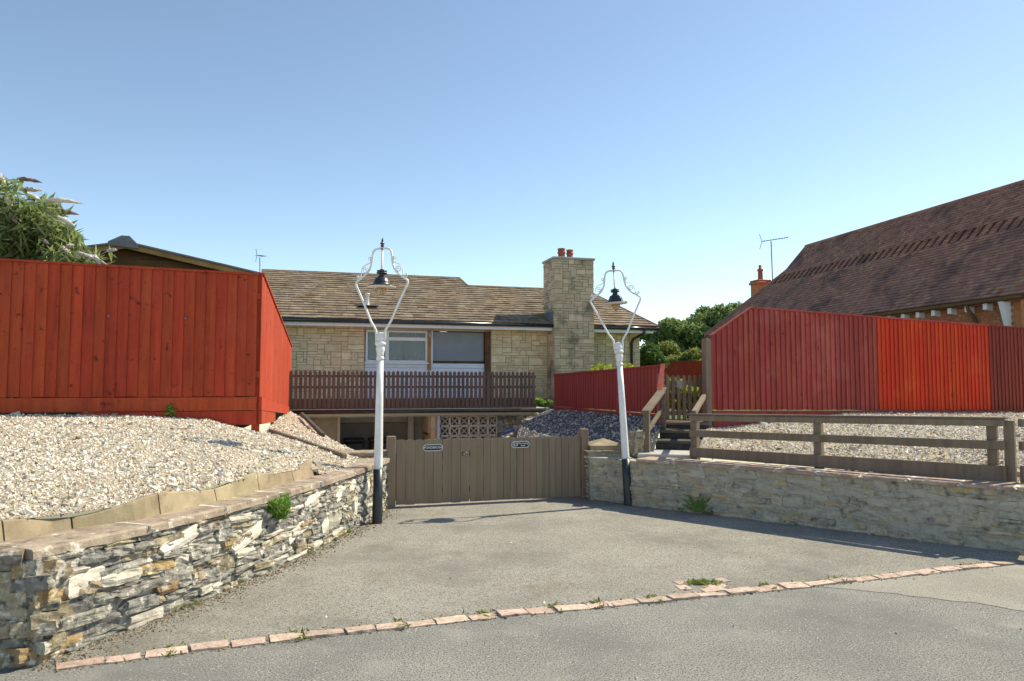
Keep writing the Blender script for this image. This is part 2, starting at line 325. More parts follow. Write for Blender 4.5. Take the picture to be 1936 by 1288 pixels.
# left bank: from the edging slabs up to the foot of the red fence, then round towards the garage
LB = [V(-9,1.75,.74), V(-3.13,4.58,.77), V(-2.655,5.37,.76), V(-2.405,6.25,.79), V(-2.10,7.72,.76), V(-2.00,7.92,.655), V(-1.88,8.75,.655), V(-2.0,10.1,.655), V(-2.62,11.6,.66), V(-3.12,13.1,.62), V(-4.1,15.3,.78), V(-5.05,17.1,.95)]
LT = [V(-12,6.85,1.27), V(-6.25,9.0,1.25), V(-4.9,9.48,1.235), V(-4.0,9.8,1.16), V(-3.5,9.98,1.0), V(-3.46,9.99,.99), V(-3.40,10.02,.97), V(-3.45,10.4,.96), V(-3.85,11.9,.97), V(-4.25,13.4,.98), V(-4.8,15.6,1.0), V(-5.3,17.6,1.02)]
_, gL = loft('gravel_bed', LB, LT, M_bed, bulge=.05, jit=.03)
wL = lambda c: 1/np.clip((c[:,1]/6)**1.4, .5, 5)*np.where(c[:,0] < -7, .08, 1.0)
pebbles('gravel', sample(gL, 76000, wL), .0115, M_gravel, 'pale cream and buff gravel heaped below the left red fence')
# bank drop towards the ramp
LD = [V(-1.75,9.95,-.02), V(-2.05,11.2,-.14), V(-2.7,12.7,-.45), V(-3.6,14.6,-.85), V(-4.75,16.7,-1.22), V(-5.1,17.4,-1.25)]
_, gLd = loft('soil_bank', LD, [LB[7], LB[8], LB[9]+V(.1,-.4,0), LB[9].lerp(LB[10],.6), LB[11], LB[11]+V(-.2,.6,.02)], M_soil, nv=4)

# right bank behind the post and rail fence
RB = [V(2.56,10.3,.68), V(2.62,9.92,.66), V(3.70,8.80,.64), V(5.06,7.6,.63), V(5.75,7.0,.62), V(9.5,7.9,.75)]
RT = [V(3.12,11.85,.94), V(3.35,11.98,.94), V(4.15,12.28,1.0), V(5.8,12.95,1.13), V(8.0,13.85,1.10), V(13.5,16.1,1.05)]
_, gR = loft('gravel_bed', RB, RT, M_bed, bulge=.03, jit=.03)
wR = lambda c: 1/np.clip((c[:,1]/7)**1.4, .5, 5)*np.where(c[:,0] > 9.5, .15, 1.0)
pebbles('gravel', sample(gR, 46000, wR), .0135, M_gravel, 'pale gravel bed between the brown rail fence and right red fence')
# dark netted bank between the gate and the low red fence
DB = [V(2.0,10.55,.66), V(1.5,10.95,.60), V(1.08,10.95,.55), V(.55,12.4,.50), V(.05,14.3,.48), V(.15,16.2,.7), V(.75,18.0,.98)]
DT = [V(2.28,11.4,.98), V(2.33,11.6,1.04), V(2.34,11.95,1.10), V(2.05,13.2,1.09), V(1.62,14.8,1.08), V(1.28,16.2,1.07), V(.98,17.6,1.05)]
_, gD = loft('netted_bank', DB, DT, M_membrane, bulge=.0, jit=.04)
pebbles('gravel', sample(gD, 3600), .014, M_graveldark, 'sparse grey chippings on the dark netted bank behind the gate')
DD = [V(1.0,10.8,-.02), V(.75,11.7,-.14), V(.2,13.0,-.45), V(-.35,14.6,-.9), V(-.7,16.6,-1.2), V(-.6,18.4,-1.25)]
loft('soil_bank', DD, [V(1.04,10.95,.5), V(.82,11.6,.5), V(.5,12.6,.48), V(.0,14.4,.45), V(.1,16.2,.66), V(.7,18.2,.94)], M_soil, nv=4)

# ------------------------------------------------------------------ rubble stone walls
def stone_variant(i, cuts=3, rgh=.09, rnd=.35):
    bm = bmesh.new(); bmesh.ops.create_cube(bm, size=1)
    bmesh.ops.subdivide_edges(bm, edges=list(bm.edges), cuts=cuts, use_grid_fill=True)
    off = Vector((i*7.3, i*3.1, i*5.7))
    for v in bm.verts:
        s = v.co.normalized()*.62; p = v.co.lerp(s, rnd*(.6+.4*random.random()))
        p += mnoise.noise_vector(v.co*2.1+off)*rgh + mnoise.noise_vector(v.co*4.7+off)*rgh*.45
        v.co = p
    me = bpy.data.meshes.new('stone'); bm.to_mesh(me); bm.free(); return me
STV = [stone_variant(i, 4, .12, .3) for i in range(14)]
_vm = {}
def variant(pool, k, mat):
    key = (pool[k].name, mat.name)
    if key not in _vm:
        me = pool[k].copy(); me.materials.clear(); me.materials.append(mat); _vm[key] = me
    return _vm[key]
def put(name, me, parent, loc, size, rot=(0,0,0)):
    o = bpy.data.objects.new(name, me); COL.objects.link(o); o.location = loc; o.scale = size; o.rotation_euler = rot
    if parent is not None: o.parent = parent; o.matrix_parent_inverse = Matrix.Translation(-parent.location)
    return o
QV = [stone_variant(i+200, 4, .06, .12) for i in range(8)]
class Path:
    def __init__(s, pts):
        s.p = [Vector((p[0], p[1])) for p in pts]; s.c = [0]
        for a, b in zip(s.p, s.p[1:]): s.c.append(s.c[-1]+(b-a).length)
        s.L = s.c[-1]
    def at(s, d):
        d = max(0, min(s.L-1e-6, d)); i = max(k for k in range(len(s.c)-1) if s.c[k] <= d)
        t = (s.p[i+1]-s.p[i]).normalized(); return s.p[i]+t*(d-s.c[i]), t
def core(name, parent, path, z0, z1, mat, rec, depth, nr):
    """mortar body: nr=+1 body lies to the left of the path"""
    n = 2*int(path.L/.12)+1; vs = []; rows = 7
    for i in range(n):
        p, t = path.at(path.L*i/(n-1)); q = Vector((-t.y, t.x))*nr
        for j in range(rows):
            z = z0+(z1-z0)*j/(rows-1)
            w = mnoise.noise(Vector((p.x*6, p.y*6, z*7)))*.014
            f = p+q*(rec+w); vs.append(Vector((f.x, f.y, z)))
        b = p+q*depth; vs += [Vector((b.x, b.y, z1)), Vector((b.x, b.y, z0))]
    k = rows+2; fs = []
    for i in range(n-1):
        for j in range(k): fs.append((i*k+j, i*k+(j+1) % k, (i+1)*k+(j+1) % k, (i+1)*k+j))
    fs += [tuple(range(k)), tuple(range((n-1)*k, n*k))[::-1]]
    return mk(name, vs, fs, mat, parent)
def rubble(parent, path, z0, z1, nr, mats, wts, hr, lr, depth=.13, proud=.02, gap=.012, wob=3, big=.16, miss=0.0, pool=None, nm='stone'):
    pool = pool or STV; z = z0; blocked = []
    while z < z1-.025:
        h = random.uniform(*hr); h = min(h, z1-z)
        if z1-z-h < .035: h = z1-z
        s = 0.0; nxt = []
        while s < path.L-.03:
            L = min(random.uniform(*lr)*random.choice((.7,1,1,1.3)), path.L-s)
            hit = [b for b in blocked if b[0] < s+L and b[1] > s]
            if hit:
                if hit[0][0] - s > .07: L = hit[0][0]-s
                else: s = hit[0][1]; continue
            if L < .035: s += L+.001; continue
            hh = h
            if random.random() < big and z+h*1.8 < z1: hh = h*1.8; nxt.append((s, s+L))
            p, t = path.at(s+L/2); n = Vector((-t.y, t.x))*nr
            if random.random() >= miss:
                c = p + n*(depth/2 - random.uniform(-.25, 1)*proud)
                m = random.choices(mats, wts)[0]
                put(nm, variant(pool, random.randrange(len(pool)), m), parent, (c.x, c.y, z+hh/2+random.uniform(-.006,.006)),
                    ((L-gap)*1.07, depth, (hh-gap)*1.1), (R(random.uniform(-wob,wob)), R(random.uniform(-wob,wob)), math.atan2(t.y, t.x)+R(random.uniform(-wob,wob))))
            s += L
        blocked = nxt; z += h

LW = Path([(-2.781,4.325), (-2.633,4.613), (-2.359,5.452), (-2.113,6.432), (-1.915,7.398), (-1.808,8.072), (-1.70,8.84), (-1.64,9.72)])
lw = empty('stone_wall', (-2.2,6.4,0), 'grey rubble stone wall with pale mortar along the left of the driveway', 'wall')
core('mortar', lw, LW, -.02, .605, M_mortar, .022, .30, 1)
rubble(lw, LW, .0, .605, 1, M_st, (5,2.2,1.6,.45,2.2), (.035,.075), (.09,.3), proud=.024, gap=.004, wob=4, big=.16)
# the return along the street and the corner stones
RTN = Path([(-2.78,4.325), (-3.9,3.93), (-8.5,2.35)])
rt = lw
core('mortar', rt, RTN, -.02, .58, M_mortar, .022, .3, -1)
rubble(rt, RTN, .0, .58, -1, [M_st[0], M_st[2], M_st[3]], (2,3,1), (.07,.12), (.25,.5), proud=.02, gap=.006, wob=2, big=.2, pool=QV)
for i, (z, h, L) in enumerate(((.0,.085,.34), (.085,.075,.22), (.16,.10,.38), (.26,.065,.2), (.325,.085,.3), (.41,.07,.24), (.48,.06,.34), (.54,.062,.22))):     # quoins at the street corner
    m_ = (M_st[3], M_st[2], M_st[2], M_st[0], M_st[3], M_st[2], M_st[4], M_st[0])[i]
    c = Vector((-2.755,4.345)) + Vector((.33,.944))*(L*.45) + Vector((-.944,.33))*.06
    put('stone', variant(QV, i, m_), lw, (c.x, c.y, z+h/2), (L*1.02, .17, h*1.12), (R(random.uniform(-2,2)), R(random.uniform(-2,2)), math.atan2(.944,.33)+R(random.uniform(-3,3))))
for i in range(15):      # the broken, rounded end of the wall
    z = .03+.55*i/15; y_ = random.uniform(-10,75); L = random.uniform(.14,.26); h = random.uniform(.05,.085)
    put('stone', variant(QV, i % 8, random.choice((M_st[2], M_st[3], M_st[0], M_st[0], M_st[2]))), lw, (-2.80+random.uniform(-.04,.05), 4.40+random.uniform(-.03,.06), z), (L, .17, h*1.1), (R(random.uniform(-6,6)), R(random.uniform(-6,6)), R(y_)))
# patches of cream render squeezed over the joints
for d, z, l, h, rz in ((.35,.40,.26,.12,-6), (1.13,.50,.36,.10,-14), (1.95,.36,.42,.11,-16), (2.35,.52,.26,.06,-10), (2.75,.25,.3,.08,-20), (3.05,.5,.3,.09,-12), (3.35,.2,.16,.12,-25), (3.75,.46,.26,.11,-15), (4.1,.5,.2,.1,-10), (4.2,.25,.1,.2,0), (4.6,.42,.16,.15,-10), (4.9,.2,.14,.22,0), (5.1,.48,.12,.12,0)):
    p, t = LW.at(d); n = Vector((-t.y, t.x)); c = p + n*.035
    put('mortar_patch', variant(STV, random.randrange(14), M_cream), lw, (c.x, c.y, z), (l, .11, h), (0, R(rz), math.atan2(t.y, t.x)))
# coping slabs
def coping(parent, path, segs, z0, th, over, width, nr, mat, joint, jm):
    for (s0, s1) in segs:
        a, t = path.at(s0+joint); b, _ = path.at(s1-joint); t = (b-a).normalized(); n = Vector((-t.y, t.x))*nr
        vs = []; K = 9
        for j in range(K+1):
            p = a.lerp(b, j/K); w1 = over+random.uniform(-.006,.006)
            for off, z in ((-w1, z0+random.uniform(-.002,.002)), (-w1+.004, z0+th*.75), (-w1+.018, z0+th), (width, z0+th+.002), (width, z0)):
                q = p+n*off; vs.append(Vector((q.x, q.y, z+random.uniform(-.0025,.0025))))
        fs = [(j*5+k, j*5+(k+1) % 5, (j+1)*5+(k+1) % 5, (j+1)*5+k) for j in range(K) for k in range(5)]
        fs += [tuple(range(5)), tuple(range(K*5, K*5+5))[::-1]]
        mk('coping_slab', vs, fs, mat, parent)
        if jm:
            p, t = path.at(s1); n = Vector((-t.y, t.x))*nr; c = p+n*(width/2-over/2)
            put('joint', variant(STV, random.randrange(14), jm), parent, (c.x, c.y, z0+th*.55), (joint*2+.03, (width+over)*.98, th*.95), (0,0,math.atan2(t.y,t.x)))
coping(lw, LW, [(0,.83), (.83,1.62), (1.62,2.42), (2.42,3.2), (3.2,4.1), (4.1,4.75), (4.75,5.55)], .605, .055, .035, .33, 1, M_coping, .006, M_cream)
coping(lw, RTN, [(.02,.9), (.9,1.8), (1.8,2.7), (2.7,3.6)], .58, .08, .03, .33, -1, M_coping, .006, None)
PF = Fr((-1.60,9.86), 17.7)      # gate line
fbox('pier_slab', lw, M_coping, PF, -.66, .03, -.02, .36, .675, .735, .012)
fbox('mortar', lw, M_mortar, PF, -.5, -.02, .0, .3, 0, .675)
PP = Path([PF.w(-.45,-.03,0)[:2], PF.w(-.03,-.03,0)[:2]])
rubble(lw, PP, 0, .67, 1, M_st, (3,3,2,1,2), (.05,.08), (.1,.2), depth=.1)

RW = Path([(1.091,10.508), (1.302,10.412), (1.631,10.003), (2.247,9.506), (2.99,8.86), (3.7,8.25), (4.44,7.56), (4.90,7.17), (6.4,5.95)])
rw = empty('stone_wall', (3.4,8.5,0), 'buff rubble wall with smeared pointing in shade right of the driveway', 'wall')
core('mortar', rw, RW, -.02, .595, M_rmortar, .004, .32, 1)
STF = [stone_variant(i+40, 4, .11, .3) for i in range(12)]
rubble(rw, RW, .0, .595, 1, M_rs, (5,4,.8,.6), (.035,.075), (.1,.3), depth=.1, proud=.016, gap=.013, wob=3, big=.15, miss=.06, pool=STF)
for d, z, l, h, rz in ((1.6,.50,.34,.10,4), (2.0,.46,.22,.07,8), (2.3,.52,.3,.06,2), (2.6,.38,.36,.09,12), (3.0,.5,.4,.06,5), (3.5,.42,.26,.08,8), (3.9,.36,.2,.07,10), (4.3,.47,.5,.07,9), (4.8,.44,.4,.06,8)):
    p, t = RW.at(d); n = Vector((-t.y, t.x)); c = p + n*.03
    put('mortar_patch', variant(STF, random.randrange(12), M_rs[3]), rw, (c.x, c.y, z), (l, .08, h), (0, R(rz), math.atan2(t.y, t.x)))
coping(rw, RW, [(.80+i*.47, .80+(i+1)*.47) for i in range(11)], .595, .04, .04, .34, 1, M_copingred, .014, M_cream)
PR = Fr((1.07,10.60), 10)        # pier beside the right gate post
fbox('mortar', rw, M_rmortar, PR, .02, .58, .0, .5, 0, .66)
rubble(rw, Path([PR.w(.0,-.02,0)[:2], PR.w(.30,-.02,0)[:2]]), 0, .66, 1, [M_rs[0], M_rs[1], M_rs[3]], (2,2,1.5), (.045,.07), (.2,.34), depth=.12, proud=.03, wob=4)
fbox('pier_slab', rw, M_coping, PR, -.03, .62, -.05, .52, .66, .685, .006)
cap = [PR.w(.05,.0,.687), PR.w(.58,.0,.687), PR.w(.58,.48,.687), PR.w(.05,.48,.687), PR.w(.05,.0,.75), PR.w(.58,.0,.75), PR.w(.58,.48,.75), PR.w(.05,.48,.75), PR.w(.31,.24,.84)]
mk('pier_cap', cap, [(0,3,2,1),(0,1,5,4),(1,2,6,5),(2,3,7,6),(3,0,4,7),(4,5,8),(5,6,8),(6,7,8),(7,4,8)], M_edging, rw)
# drain hole, boulder beside the steps
put('boulder', variant(STV, 3, M_st[2]), rw, (1.78,10.62,.78), (.24,.3,.36), (0,0,.4))

# scalloped concrete edging behind the left coping
ed = empty('edging', (-2.5,6.2,.66), 'row of scalloped buff concrete edging slabs on the left wall', 'edging')
EP = Path([(-3.42,4.28), (-3.10,4.50), (-2.955,4.861), (-2.63,5.279), (-2.42,6.035), (-2.06,7.80)])
cuts = [0, .42, .82, 1.42, 2.02, 2.62, 3.22, 3.62]; hts = [(.11,.12), (.12,.07), (.07,.15), (.15,.10), (.10,.16), (.14,.11), (.10,.17)]
cuts = [c*EP.L/3.62 for c in cuts]
for i in range(7):
    vs = []; K = 8; s0, s1 = cuts[i]+.006, cuts[i+1]-.006
    for j in range(K+1):
        f = j/K; p, t = EP.at(s0+(s1-s0)*f); n = Vector((-t.y, t.x)); e = f*f*(3-2*f)
        h = .66 + hts[i][0]*(1-e)+hts[i][1]*e
        for off, z in ((-.0,.64), (.03,h-.008), (.037,h), (.066,h), (.073,h-.008), (.05,.64)):
            q = p+n*off; vs.append(Vector((q.x, q.y, z)))
    fs = [(j*6+k, j*6+(k+1) % 6, (j+1)*6+(k+1) % 6, (j+1)*6+k) for j in range(K) for k in range(6)]
    fs += [tuple(range(6)), tuple(range(K*6, K*6+6))[::-1]]
    mk('edging_slab', vs, fs, M_edging, ed)

# ------------------------------------------------------------------ sett strip across the drive mouth
SV = [stone_variant(i+80, 3, .05, .07) for i in range(10)]
sp = Path([p[:2] for p in SETT]); s = 0
while s < sp.L-.1:
    L = random.choice((.2,.22,.23,.24,.18)); p, t = sp.at(s+L/2)
    put('sett', variant(SV, random.randrange(10), M_sett), drive, (p.x+random.uniform(-.006,.006), p.y+random.uniform(-.008,.008), -.026+random.uniform(-.005,.006)), (L*1.0, .118+random.uniform(-.012,.012), .075),
        (R(random.uniform(-4,4)), R(random.uniform(-2,2)), math.atan2(t.y, t.x)+R(random.uniform(-4,4)))); s += L+random.uniform(.008,.03)
for x, y, l, a in ((1.42,6.14,.2,18), (1.62,6.02,.2,20), (1.36,5.98,.13,100), (1.72,6.2,.12,105), (1.58,5.92,.2,18)):
    put('sett', variant(SV, random.randrange(10), M_sett), drive, (x, y, -.026), (l, .1, .07), (0, 0, R(a)))
# crumbs of soil along the joint
cp = []
for i in range(1500):
    p, t = sp.at(random.uniform(0, sp.L)); n = Vector((-t.y, t.x)); c = p+n*(random.choice((-.068,.068))+random.gauss(0,.016)); cp.append((c.x, c.y, .004))
for i in range(3200):
    p, t = LW.at(random.uniform(0, LW.L)); n = Vector((-t.y, t.x)); c = p-n*abs(random.gauss(0,.11)); cp.append((c.x, c.y, .006))
pebbles('grit', np.array(cp), .0055, M_soil, 'brown grit gathered along the brick strip and left wall foot')
cp = [(random.uniform(-2.3,4.6), 0, .006) for i in range(160)]; cp = [(x, random.uniform(2.6,9.5), z) for x, _, z in cp]
pebbles('loose_chips', np.array(cp), .008, M_gravel, 'stray pale chippings scattered over the tarmac')

# ------------------------------------------------------------------ board fences
def board_fence(name, label, fr, a0, a1, top, bot, pitch, mat, group=None, capmat=None, caps=None, rails=True, lip=.02, flip=False):
    """feather-edge boards facing -b; top(a), bot(a) give heights"""
    root = empty(name, fr.w(a0, 0, bot(a0)), label, 'fence', group)
    n = round((a1-a0)/pitch); pw = (a1-a0)/n
    for i in range(n):
        x0 = a0+i*pw; x1 = x0+pw+.012; j = random.uniform(-.003,.003); dz = random.uniform(-.006,.006); jb = random.uniform(-.002, .002)
        t0, t1 = top(x0)-.004, top(min(x1,a1))-.004; b0, b1 = bot(x0)+dz, bot(x1)+dz
        vs = [fr.w(x0+j,-.002+jb,b0), fr.w(x1,-lip+jb,b1), fr.w(x1,0.004,b1), fr.w(x0+j,.006,b0), fr.w(x0+j*.5,-.002-jb,t0), fr.w(x1,-lip-jb,t1), fr.w(x1,.004,t1), fr.w(x0+j*.5,.006,t0)]
        if flip:
            vs = [fr.w(x0-.012,-lip+jb,b0), fr.w(x1-.012,-.002+jb,b1), fr.w(x1-.012,.006,b1), fr.w(x0-.012,.004,b0), fr.w(x0-.012,-lip-jb,t0), fr.w(x1-.012,-.002-jb,t1), fr.w(x1-.012,.006,t1), fr.w(x0-.012,.004,t0)]
        mk('board', vs, BOXF, mat, root)
    if rails:
        for f in (.18, .82):
            za = bot(a0)+(top(a0)-bot(a0))*f; zb = bot(a1)+(top(a1)-bot(a1))*f
            fbox('rail', root, mat, fr, a0, a1, .009, .07, za-.04, za+.04, z1r=zb+.04, z0r=zb-.04)
    for (c0, c1) in (caps or []):
        fbox('capping', root, capmat or mat, fr, c0, c1, -.032, .05, top(c0)-.002, top(c0)+.028, z1r=top(c1)+.028, z0r=top(c1)-.002)
    return root
FL = Fr((-3.44,10.0), 19.65)
lf = board_fence('board_fence', 'tall red board fence facing the street on the left gravel bank', FL, -8.6, -.03, lambda a: 3.10-.01*a, lambda a: 1.46, .129, M_red, caps=[(-8.6,-3),(-3,.0)])
fbox('gravel_board', lf, M_red, FL, -8.6, -.001, -.024, .012, 1.275, 1.452, .003)
fbox('gravel_board', lf, M_red, FL, -2.1, -.001, -.028, .010, 1.085, 1.268, .003)
fbox('post', lf, M_red, FL, -.06, .045, .014, .12, .85, 3.12)
for a in (-1.80, -.90):
    m = MB(); c = FL.w(a, -.024, 2.49)
    m.lathe([(-.008,.006),(-.006,.017),(.0,.02),(.006,.017),(.008,.006)], 10)
    m.v = [c + Vector((v.x, v.z, v.y)) for v in m.v]; m.build('bolt_head', M_metal, lf, True)
FS = Fr((-5.30,17.75), -76.6)      # side run: a runs from the far end to the corner, boards face the drive
LSide = (Vector((-5.30,17.75))-Vector((-3.40,10.0))).length
FS = Fr((-5.30,17.75), math.degrees(math.atan2(10.0-17.75, -3.40+5.30)))
# boards must face right of the drive: outward is to the left of a, so mirror the frame
FS.B = -FS.B
stop = lambda a: 2.53+(3.115-2.53)*a/LSide
sbot = lambda a: 1.10+(1.46-1.10)*a/LSide
ls = board_fence('board_fence', 'sunlit red fence side running back from the corner to the picket fence', FS, 0, LSide, stop, sbot, .129, M_red, caps=[(0, LSide)], flip=True, lip=.014)
fbox('gravel_board', ls, M_red, FS, 0, LSide-.002, -.03, .01, .93, 1.09, z1r=1.452, z0r=1.275)
fbox('gravel_board', ls, M_red, FS, LSide-2.6, LSide-.002, -.034, .008, 1.0, 1.15, z1r=1.268, z0r=1.085)
# right fence: three panels of different stain
FRt = Fr((3.2,11.9), 22)
rtop = lambda a: 2.391+(2.884-2.391)*a/.82 if a < .82 else 2.884-.0215*(a-.82)
rbot = lambda a: 1.218-.0115*a
f1 = board_fence('fence_panel', 'faded maroon board fence panel with sloping left shoulder', FRt, 0, 3.61, rtop, rbot, .1095, M_maroon, caps=[(0,.82),(.82,3.61)], flip=True, lip=.026)
fbox('gravel_board', f1, M_maroon, FRt, 0, 3.60, -.03, .01, 1.05, rbot(0)-.012, z1r=rbot(3.6)-.012, z0r=1.03)
fbox('gravel_board', f1, M_maroon, FRt, 0, 2.4, -.034, .008, .88, 1.043, z0r=.88)
f2 = board_fence('fence_panel', 'bright orange red board fence panel beside the tiled roof house', FRt, 3.612, 6.52, rtop, rbot, .105, M_orange, caps=[(3.612,6.52)], capmat=M_maroon, flip=True, lip=.024)
fbox('gravel_board', f2, M_maroon, FRt, 3.612, 6.52, -.03, .01, 1.03, rbot(3.6)-.012, z1r=rbot(6.5)-.012, z0r=1.0)
f3 = board_fence('fence_panel', 'dull brown red board fence panel at the right edge', FRt, 6.522, 10.6, rtop, rbot, .105, M_dullred, caps=[(6.522,10.6)], flip=True, lip=.024)
fbox('gravel_board', f3, M_dullred, FRt, 6.522, 10.6, -.03, .01, 1.0, rbot(6.5)-.012, z1r=rbot(10.6)-.012, z0r=.95)
gp = fbox('gate_post', None, M_brown, FRt, -.115, -.012, -.03, .09, .8, 2.36, .006); tag(gp, 'thick brown timber post at the end of the maroon fence panel', 'post')
# low red fence down to the steps: a runs from the far end to the near end, faces the gate side
FLo = Fr((.99,17.4), math.degrees(math.atan2(12.0-17.4, 2.44-.99)))
LLo = (Vector((.99,17.4))-Vector((2.44,12.0))).length
lot = lambda a: 1.85+.07*min(a,LLo)/LLo - max(0, a-LLo)*.85
lob = lambda a: 1.13+.02*a/LLo
lo = board_fence('board_fence', 'low smooth red fence above the dark netted bank', FLo, 0, LLo, lot, lob, .14, M_smoothred, caps=[(0,LLo)], lip=.012)
fbox('gravel_board', lo, M_smoothred, FLo, 0, LLo, -.02, .01, 1.0, 1.12, z1r=1.14, z0r=1.02)
FE = Fr((2.44,11.99), math.degrees(math.atan2(11.52-11.99, 2.285-2.44)))
for i in range(4): fbox('board', lo, M_smoothred, FE, i*.124, i*.124+.122, -.012, .012, .98, 1.92-.093*i, z1r=1.92-.093*(i+1))
fbox('capping', lo, M_smoothred, FE, -.02, .51, -.035, .035, 1.935, 1.962, z1r=1.545, z0r=1.518)
FB = Fr((4.2,24.5), 16)
bk = board_fence('board_fence', 'distant red fence at the back seen above the small picket gate', FB, 0, 4.2, lambda a: 2.36+.03*a, lambda a: 1.1, .13, M_red, caps=[(0,4.2)])

# ------------------------------------------------------------------ driveway gate with signs
GA, GB = V(-1.575,9.874,0), V(1.021,10.704,0)
GF = Fr((-1.575,9.874), math.degrees(math.atan2(GB.y-GA.y, GB.x-GA.x))); GL = (GB-GA).length
GTOP = .885
def round_board(name, parent, mat, fr, a0, a1, b0, b1, z0, z1, rise=.02, n=5):
    prof = [(a0,z0),(a1,z0)] + [(a1-(a1-a0)*k/n, z1-rise+rise*math.sqrt(max(0,1-(2*k/n-1)**2))) for k in range(n+1)]
    m = len(prof); vs = [fr.w(a,b0,z) for a,z in prof] + [fr.w(a,b1,z) for a,z in prof]
    fs = [tuple(range(m)), tuple(range(m,2*m))[::-1]] + [(i,(i+1) % m, m+(i+1) % m, m+i) for i in range(m)]
    return mk(name, vs, fs, mat, parent)
tag(fbox('gate_post', None, M_gate, GF, -.075, .035, -.03, .09, 0, .935, .005), 'brown post with pinkish cap at the left end of the driveway gate', 'post')
tag(fbox('gate_post', None, M_gate, GF, GL-.03, GL+.075, -.03, .09, 0, .985, .005), 'brown timber post at the right end of the driveway gate', 'post')
mid = GL*.385
for k, (s0, s1, lab) in enumerate(((.045, mid-.004, 'left leaf of the brown board driveway gate with oval name plate'), (mid+.004, GL-.04, 'wider right leaf of the brown board driveway gate with number plate'))):
    random.seed(5+k); g = empty('driveway_gate', GF.w(s0,0,.02), lab, 'gate')
    n = 8 if k == 0 else 17; pw = (s1-s0)/n
    for i in range(n):
        round_board('board', g, M_gate, GF, s0+i*pw+.002, s0+(i+1)*pw-.002-(.003 if random.random() < .3 else 0), random.uniform(-.002,.002), .02, .03+random.uniform(-.004,.004), GTOP+random.uniform(-.003,.003), .014)
    for z in (.2, .68): fbox('rail', g, M_gate, GF, s0, s1, .0225, .07, z-.045, z+.045)
    beam('brace', g, M_gate, GF.w(s0+.05,.045,.25), GF.w(s1-.05,.045,.63), .04, .07)
    if k == 0:
        m = MB(); c = GF.w(mid-.08, -.02, .70)
        m.tube([c+V(-.03,-.01,-.01), c+V(.0,-.025,.01), c+V(.03,-.03,-.005), c+V(.045,-.02,-.02)], .009, 6)
        m.tube([c+V(-.012,.03,-.03), c+V(-.012,-.015,-.03)], .018, 8); m.build('latch', M_metal, g, True)
def text(body, size, parent, fr, a, b, z, mat, name='lettering', align='CENTER'):
    cu = bpy.data.curves.new(name, 'FONT'); cu.body = body; cu.size = size; cu.extrude = .0008; cu.align_x = align; cu.align_y = 'CENTER'; cu.offset = size*.012
    t = bpy.data.objects.new(name, cu); COL.objects.link(t)
    dg = bpy.context.evaluated_depsgraph_get(); me = bpy.data.meshes.new_from_object(t.evaluated_get(dg))
    bpy.data.objects.remove(t); 
    rot = Matrix(((fr.A.x, 0, -fr.B.x, 0), (fr.A.y, 0, -fr.B.y, 0), (0, 1, 0, 0), (0, 0, 0, 1)))
    me.transform(rot); me.materials.clear()
    return link(name, me, mat, parent, fr.w(a, b, z))
def stadium(name, parent, mat, fr, ac, zc, w, h, b0, b1, nn=8):
    r = h/2; prof = []
    for sgn in (1, -1):
        for k in range(nn+1):
            t = -pi/2 + pi*k/nn; prof.append((ac+sgn*(w/2-r+r*cos(t)), zc+sgn*r*sin(t)))
    m = len(prof); vs = [fr.w(a,b0,z) for a,z in prof] + [fr.w(a,b1,z) for a,z in prof]
    return mk(name, vs, [tuple(range(m)), tuple(range(m,2*m))[::-1]] + [(i,(i+1) % m, m+(i+1) % m, m+i) for i in range(m)], mat, parent)
def sign(a, z, w, h, label):
    s = empty('name_plate', GF.w(a,-.01,z), label, 'sign')
    stadium('border', s, M_signwhite, GF, a, z, w, h, -.010, -.0045); stadium('plate', s, M_signblack, GF, a, z, w-.018, h-.018, -.012, -.0105)
    for e in (-1, 1): stadium('screw', s, M_signwhite, GF, a+e*(w/2-.026), z, .012, .0105, -.0135, -.0122)
    return s
def gate_a(u): return GL*(u-742)/(1103-742)*(1+.03*(1-(u-742)/(361)))
s1_ = sign(.535, .772, .275, .088, 'black oval plate with white border reading PONDEROSA')
text('PONDEROSA', .042, s1_, GF, .535, -.0128, .773, M_signwhite)
s2_ = sign(1.775, .786, .265, .092, 'black oval number plate 23 Old London Road on the right gate leaf')
text('23', .072, s2_, GF, 1.702, -.0128, .786, M_signwhite)
text('Old London', .030, s2_, GF, 1.81, -.0128, .801, M_signwhite)
text('Road', .030, s2_, GF, 1.81, -.0128, .771, M_signwhite)

# ------------------------------------------------------------------ lamp posts
K = .00622
def spiral(cx, cz, r0, r1, t0, t1, n=14): return [V(cx+(r0+(r1-r0)*k/n)*cos(t0+(t1-t0)*k/n), 0, cz+(r0+(r1-r0)*k/n)*sin(t0+(t1-t0)*k/n)) for k in range(n+1)]
def zv(v): return (990-v)*K
lamp = empty('street_lamp', (0,0,0))
MB().lathe([(0,.062),(.02,.060),(.3,.058),(.632,.055)], 20).build('base', M_black, lamp, True)
col = MB().lathe([(.633,.0545),(.66,.052),(zv(860),.0505),(zv(760),.044),(zv(682),.0385)], 20).build('column', M_white, lamp, True)
MB().lathe([(zv(683),.045),(zv(681),.048),(zv(679),.047),(zv(677),.042)], 20).build('collar', M_white, lamp, True)
MB().lathe([(zv(677),.042),(zv(672),.041),(zv(668),.046),(zv(664),.053),(zv(660),.05),(zv(657),.044)], 20).build('collar', M_white, lamp, True)
MB().lathe([(zv(657),.046),(zv(655),.062),(zv(652),.066),(zv(649.5),.060),(zv(648),.048)], 20).build('collar', M_white, lamp, True)
